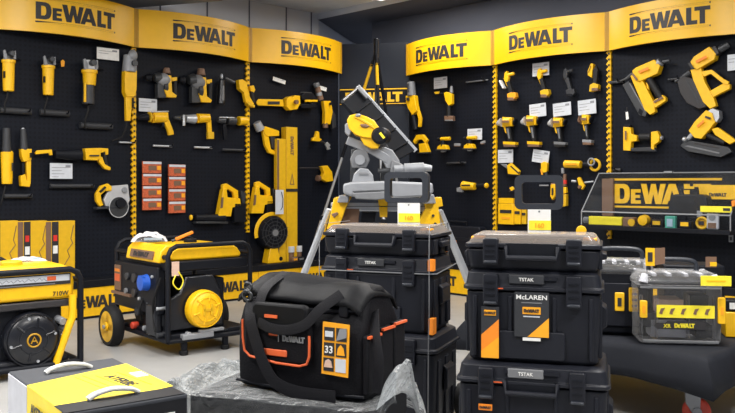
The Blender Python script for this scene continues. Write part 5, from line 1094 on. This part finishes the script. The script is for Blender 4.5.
pl('casting', 'cast', [(376, 150), (384, 147), (392, 150), (399, 160), (401, 170), (392, 173), (386, 168), (382, 160)], .02, .08); pl('casting', 'midgrey', [(392, 160), (402, 164), (406, 170), (400, 175), (390, 172)], -.03, .05)
pl('bevel_plate', 'darkgrey', [(377, 143), (384, 139), (390, 150), (384, 158)], .06, .04)
mb = MB(); mb.cyl(rel(394, 169, -.06), rel(420, 167.5, -.06), .022); mb.cyl(rel(404, 168.5, -.06), rel(424, 167.5, -.06), .03); mb.cyl(rel(423, 167.5, -.06), rel(432, 168.5, -.06), .024, .018); mb.build('clamp_handle', 'cast', t, bevel=.003)
mb = MB(); mb.cyl(rel(378, 171, -.02), rel(400, 170, -.02), .014); mb.build('slide_tube', 'steel_dark', t)
mb = MB(); mb.cyl(rel(357, 178, -.12), rel(357, 178, .2), .02); pl('fence', 'cast', [(352, 183), (354, 174), (360, 168), (368, 169), (373, 175), (374, 182)], -.02, .12); pl('fence_plate', 'midgrey', [(359, 172), (368, 172.5), (369, 175), (359, 175)], -.083, .006)
pl('saw_table', 'cast', [(344, 184), (352, 182), (385, 181), (430, 183), (431, 192), (426, 196), (386, 198), (352, 196), (344, 193)], .0, .42, bev=.012); pl('table_slot', 'steel_dark', [(352, 191), (385, 189.5), (385, 191.5), (356, 194)], -.213, .01)
pl('turntable_front', 'midgrey', [(352, 193), (390, 191), (392, 198), (376, 200), (356, 199)], -.20, .06); pl('foot', 'cast', [(340, 195), (350, 195), (349, 202), (338, 202)], 0, .3); pl('foot', 'cast', [(420, 195), (432, 194), (434, 203), (421, 203)], 0, .3)
pl('rear_leg', 'steel_dark', [(382, 155), (388, 155), (390, 184), (380, 184)], .12, .05); pl('support_post', 'steel_dark', [(351, 150), (356, 148), (357, 184), (350, 184)], .1, .05)

# ------------------------------------------------------------------ dark case on the shelf between the stacks
p0 = hit('R', 431, 245, .06); t = thing('tool_case', 'dark tool case with two orange labels on the shelf between the stacks', 'tool case', Vector((p0.x, p0.y, .312)), ROT['R'])
MB().prism(rr(0, 0, .62, .36, .03), 0, .11).build('shell', 'tough', t, bevel=.008); MB().prism(rr(.02, .22, .60, .25, .01), -.008, .02).build('seam_rim', 'tough_lid', t)
for x in (.20, .31): MB().box((x, -.004, .16), (.045, .012, .12)).build('orange_label', 'orange', t)
MB().box((.05, -.004, .24), (.05, .012, .09)).build('green_label', 'green', t); MB().tube([(.2, .05, .36), (.2, .05, .40), (.42, .05, .40), (.42, .05, .36)], .013).build('handle', 'black', t)

# ------------------------------------------------------------------ rolling table under a black cloth
K = Vector((1.457, 3.53)); ang = R(-48); ux = Vector((math.cos(ang), math.sin(ang))); uy = Vector((-ux.y, ux.x)); Lx, Ly, zt = 1.35, 1.0, .352
o0 = K-ux*Lx
t = thing('rolling_table', 'low rolling platform on castors under the black cloth', 'platform', (o0.x, o0.y, 0), ang)
MB().box((Lx/2, Ly/2, .325), (Lx-.06, Ly-.06, .03)).build('deck', 'deck', t, bevel=.004); MB().box((Lx/2, Ly/2, .285), (Lx-.3, Ly-.3, .05)).build('riser', 'deck', t)
for x, y in ((Lx-.14, .16), (.16, .16), (Lx-.14, Ly-.16), (.16, Ly-.16)):
    c = MB().prism([(-.045, .31), (.045, .31), (.035, .14), (.03, .05), (.005, .045), (-.03, .10)], -.03, .03).build('castor_fork', 'cast', t, bevel=.004); c.location = (x, y, 0); c.rotation_euler.z = R(30)
    w = MB().lathe([(.025, -.022), (.052, -.022), (.062, -.012), (.062, .012), (.052, .022), (.025, .022)], (.018, 0, .062), (0, 1, 0), 24).build('castor_wheel', 'wheel_red', c, smooth=50); MB().cyl((.018, -.036, .062), (.018, .036, .062), .022).build('hub', 'cast', w)
cl = thing('table_cloth', 'black cloth draped over the low platform', 'cloth', (o0.x, o0.y, 0), ang)
N = 60; mb = MB(); per = []
def side(p, q, n): return [(p[0]+(q[0]-p[0])*i/n, p[1]+(q[1]-p[1])*i/n) for i in range(n)]
per = side((0, 0), (Lx, 0), 26)+side((Lx, 0), (Lx, Ly), 20)+side((Lx, Ly), (0, Ly), 26)+side((0, Ly), (0, 0), 20); n = len(per)
vs = []
for k, (s, z) in enumerate(((-.02, zt), (0, zt-.006), (.010, zt-.03), (.02, .295), (.03, .25), (.036, .21))):
    for i, (x, y) in enumerate(per):
        cx, cy = x-Lx/2, y-Ly/2; fx = cx/(Lx/2); fy = cy/(Ly/2); corner = min(abs(fx), abs(fy))**6
        w = .012*math.sin(i*.9)*k/5+.5*(.035*noise.noise(Vector((x*4, y*4, k*.3)))*k/5)
        g = s+w+corner*.035*k/5
        X = x+(g if fx > .99 else -g if fx < -.99 else 0); Y = y+(g if fy > .99 else -g if fy < -.99 else 0)
        vs.append((X, Y, z+(.012*noise.noise(Vector((x*3, y*3, 5))) if k == 5 else 0)+(corner*-.03 if k == 5 else 0)))
mb.add(vs, [(k*n+i, k*n+(i+1) % n, (k+1)*n+(i+1) % n, (k+1)*n+i) for k in range(5) for i in range(n)]+[list(range(n))])
mb.build('cloth', 'cloth', cl, smooth=60, solid=.003)
lg = MB().box((Lx+.052, .27, .245), (.004, .12, .10)).build('printed_patch', 'orange', cl); MB().box((Lx+.055, .27, .245), (.003, .10, .08)).build('patch_inner', 'cloth', lg); write('DEWALT', .02, 'orange', lg, (Lx+.0575, .27, .245), face=(1, 0, 0), right=(0, 1, 0))
def clear_case(label, c, rz, w, d, h, lid_z, front, grp):
    t = thing('accessory_case', label, 'case', c, rz, grp)
    if front == 'clear':
        mb = MB(); loft(mb, [(rect(w-.03, d-.03), 0), (rect(w-.01, d-.01), .012), (rect(w, d), lid_z)]); mb.build('clear_shell', 'clear', t, bevel=.003)
        mb = MB(); mb.box((-.03, 0, .16), (w*.3, d*.55, .07)); mb.build('carton_inside', 'skin', t)
        mb = MB(); mb.box((.10, 0, .17), (w*.22, d*.5, .10)); mb.box((-.12, 0, .10), (w*.16, d*.5, .07)); mb.box((.12, .0, .05), (w*.2, d*.5, .06)); mb.build('parts_inside', 'darkgrey', t, bevel=.005)
        MB().box((-.04, 0, .06), (w*.42, d*.5, .08)).build('carton_inside', 'carton_pale', t)
        mb = MB()
        for x in (-.17, -.10, .04, .155): mb.box((x, -d*.36, .12), (.012, .02, .20))
        mb.build('clear_ribs', 'clear', t)
        MB().box((0, -d/2+.006, .012), (w*.9, .012, .014)).build('base_rim', 'midgrey', t, bevel=.003); MB().box((0, -d/2+.004, lid_z-.01), (w*.96, .012, .010)).build('seam_rim', 'midgrey', t, bevel=.003)
        b = MB().box((.02, -d/2-.003, .152), (w*.68, .003, .058)).build('yellow_band', 'lemon', t)
        for i, x in enumerate((-.085, -.04, .01, .065, .115)): MB().prism([(x-.012, .142), (x-.004, .165), (x+.014, .168), (x+.004, .150), (x+.002, .138)], -d/2-.0065, -d/2-.0048).build('tool_picture', 'brown', b)
        b = MB().prism([(-.12, .085), (-.105, .070), (.11, .070), (.11, .108), (-.06, .108), (-.07, .098), (-.105, .098)], -d/2-.004, -d/2-.001).build('black_band', 'ink', t); write('DEWALT', .020, 'lemon', b, (.015, -d/2-.0055, .088), sx=.95); write('XR', .018, 'lemon', b, (-.062, -d/2-.0055, .086))
        for x, z0, z1 in ((-w/2+.022, .12, .20), (w/2-.010, .10, .22)): l = MB().prism(rr(x-.016, z0, x+.016, z1, .006), -d/2-.012, -d/2+.01).build('latch', 'yellow', t, bevel=.003); MB().box((x, -d/2-.014, (z0+z1)/2), (.012, .004, .035)).build('latch_slot', 'tag_orange', l)
    else:
        mb = MB(); loft(mb, [(rect(w-.04, d-.04), 0), (rect(w-.012, d-.012), .014), (rect(w, d), lid_z)]); mb.build('shell', 'black', t, bevel=.003)
        mb = MB(); mb.box((0, -d/2-.004, lid_z*.5), (w*.8, .01, lid_z*.7)); mb.build('front_recess', 'tough', t, bevel=.004)
        for x, z0, z1 in ((-.01, .12, .21), (.055, .12, .235)):
            l = MB().prism(rr(x-.022, z0, x+.022, z1, .005), -d/2-.018, -d/2+.01).build('latch', 'yellow', t, bevel=.003)
            if x < 0: MB().box((x, -d/2-.020, (z0+z1)/2), (.018, .004, .04)).build('latch_slot', 'ink', l)
            else:
                for q in (.25, .5, .75): MB().box((x+.004, -d/2-.020, z0+(z1-z0)*q), (.024, .004, .012)).build('latch_slot', 'brown', l)
    mb = MB(); loft(mb, [(rect(w+.012, d+.012), lid_z), (rect(w+.014, d+.014), lid_z+.016), (rect(w-.01, d-.02), h-.02), (rect(w-.06, d-.07), h)]); lid = mb.build('clear_lid', 'clear', t, bevel=.002)
    mb = MB()
    for x in (-.28, -.1, .1, .28): mb.box((x*w, 0, h-.012), (.02, d*.6, .016))
    mb.box((0, d*.22, h-.010), (w*.7, .02, .014)); mb.build('lid_ribs', 'carton_pale', lid, bevel=.003); MB().box((0, 0, lid_z+.012), (w*.9, d*.85, .012)).build('inner_tray', 'darkgrey', lid)
    for sx in (-1, 1):
        for sy in (-1, 1): MB().cyl((sx*(w/2-.025), sy*(d/2-.025), lid_z+.01), (sx*(w/2-.035), sy*(d/2-.035), h-.006), .022, .015).build('corner_post', 'carton_pale', lid)
    MB().tube(bz([(-.11, .03, h-.01), (-.105, .03, h+.035), (-.06, .03, h+.05), (.06, .03, h+.05), (.105, .03, h+.035), (.11, .03, h-.01)], 4), .012).build('handle', 'handle_grey', t, smooth=60)
    return t
pC = at(686, 341, 3.76); pD = at(637, 338, 3.98)
cc = clear_case('clear accessory case with yellow and black front bands on the cloth', (pC.x, pC.y+.15, zt+.005), R(-8), .375, .28, .325, .27, 'clear', 'clear-lidded accessory cases')
cd = clear_case('black accessory case with yellow latches, between box stack and clear case', (pD.x-.035, pD.y+.155, zt+.005), R(-14), .30, .28, .36, .30, 'black', 'clear-lidded accessory cases')
q = thing('price_strip', 'lemon yellow price strip on the clear accessory case corner', 'price strip', at(716, 281, 3.64), R(-8), 'yellow price strips on the cases'); MB().box((0, 0, 0), (.13, .004, .045)).build('strip', 'lemon', q, bevel=.001); MB().box((.0, -.003, .0), (.08, .002, .006)).build('print', 'yellow', q)
q = thing('price_tag', 'yellow folded tag standing on the handle of the black accessory case', 'price tag', at(654, 257, 3.92), R(-10)); MB().box((-.018, 0, 0), (.042, .004, .085)).build('front_leaf', 'yellow', q); MB().prism([(.003, -.04), (.05, -.03), (.05, .045), (.003, .042)], .0, .004).build('rear_leaf', 'brown', q); MB().box((-.018, -.003, .0), (.022, .002, .045)).build('print', 'ink', q)
q = thing('price_tag', 'small brown and yellow tag behind the clear accessory case handle', 'price tag', at(711, 262, 3.95), R(-8)); MB().box((0, 0, 0), (.05, .004, .05)).build('card', 'brown', q); MB().box((.01, -.003, -.01), (.03, .002, .02)).build('print', 'yellow', q)
q = thing('tool_carton', 'low yellow carton on the cloth at the right photo edge', 'carton', at(741, 326, 3.95)-Vector((0, 0, 0)), R(-14)); q.location.z = zt+.003; MB().box((0, .06, .06), (.14, .12, .12)).build('carton', 'yellow', q, bevel=.004); MB().box((-.02, .06, .15), (.10, .10, .055)).build('top_pack', 'black', q, bevel=.006); MB().box((-.02, .007, .15), (.06, .004, .03)).build('label', 'white', q)
q = thing('tool_case', 'plain black case standing behind the clear accessory case', 'case', at(690, 262, 4.35), R(-10)); q.location.z = zt+.003; MB().box((0, 0, .16), (.30, .22, .32)).build('case', 'black', q, bevel=.01); MB().box((0, -.112, .26), (.2, .006, .05)).build('label', 'darkgrey', q)

# ------------------------------------------------------------------ light
def lamp(x, y, z, sx, sy, e, rz=0, col=(1, .97, .93)):
    t = thing('ceiling_light', 'long white ceiling light', 'ceiling light', (x, y, z), rz, 'ceiling lights')
    MB().box((0, 0, .03), (sx+.06, sy+.06, .05)).build('housing', 'white', t); MB().box((0, 0, .003), (sx, sy, .006)).build('diffuser', 'tube_glow', t)
    l = bpy.data.lights.new('ceiling_light_glow', 'AREA'); l.shape = 'RECTANGLE'; l.size = sx; l.size_y = sy; l.energy = e; l.color = col
    o = bpy.data.objects.new('glow', l); COL.objects.link(o); o.parent = t; o.location = (0, 0, -.01)
mat('tube_glow', (.9, .9, .9), .5, emit=(1, .98, .95, 2.0))
EL = 1.42
for x, y, e in ((-1.6, 1.2, 75), (1.5, 1.2, 75), (-1.5, 3.7, 62), (1.4, 3.7, 60), (-3.9, 3.4, 62), (-1.7, 6.2, 44), (.9, 6.2, 30)):
    lamp(x, y, 2.93 if not (x > 0 and y > 9) else 2.9, .35, 1.3, e*EL, 0)
lamp(.42, 7.85, 2.955, .30, 1.1, 24, R(45))
w = bpy.data.worlds.new('World'); SC.world = w; w.use_nodes = True; bg = w.node_tree.nodes['Background']; bg.inputs[0].default_value = (.75, .82, 1, 1); bg.inputs[1].default_value = .35
vs_ = SC.view_settings; vs_.view_transform = 'Standard'; vs_.look = 'None'; vs_.exposure = 0.0; vs_.gamma = 1; vs_.use_curve_mapping = False
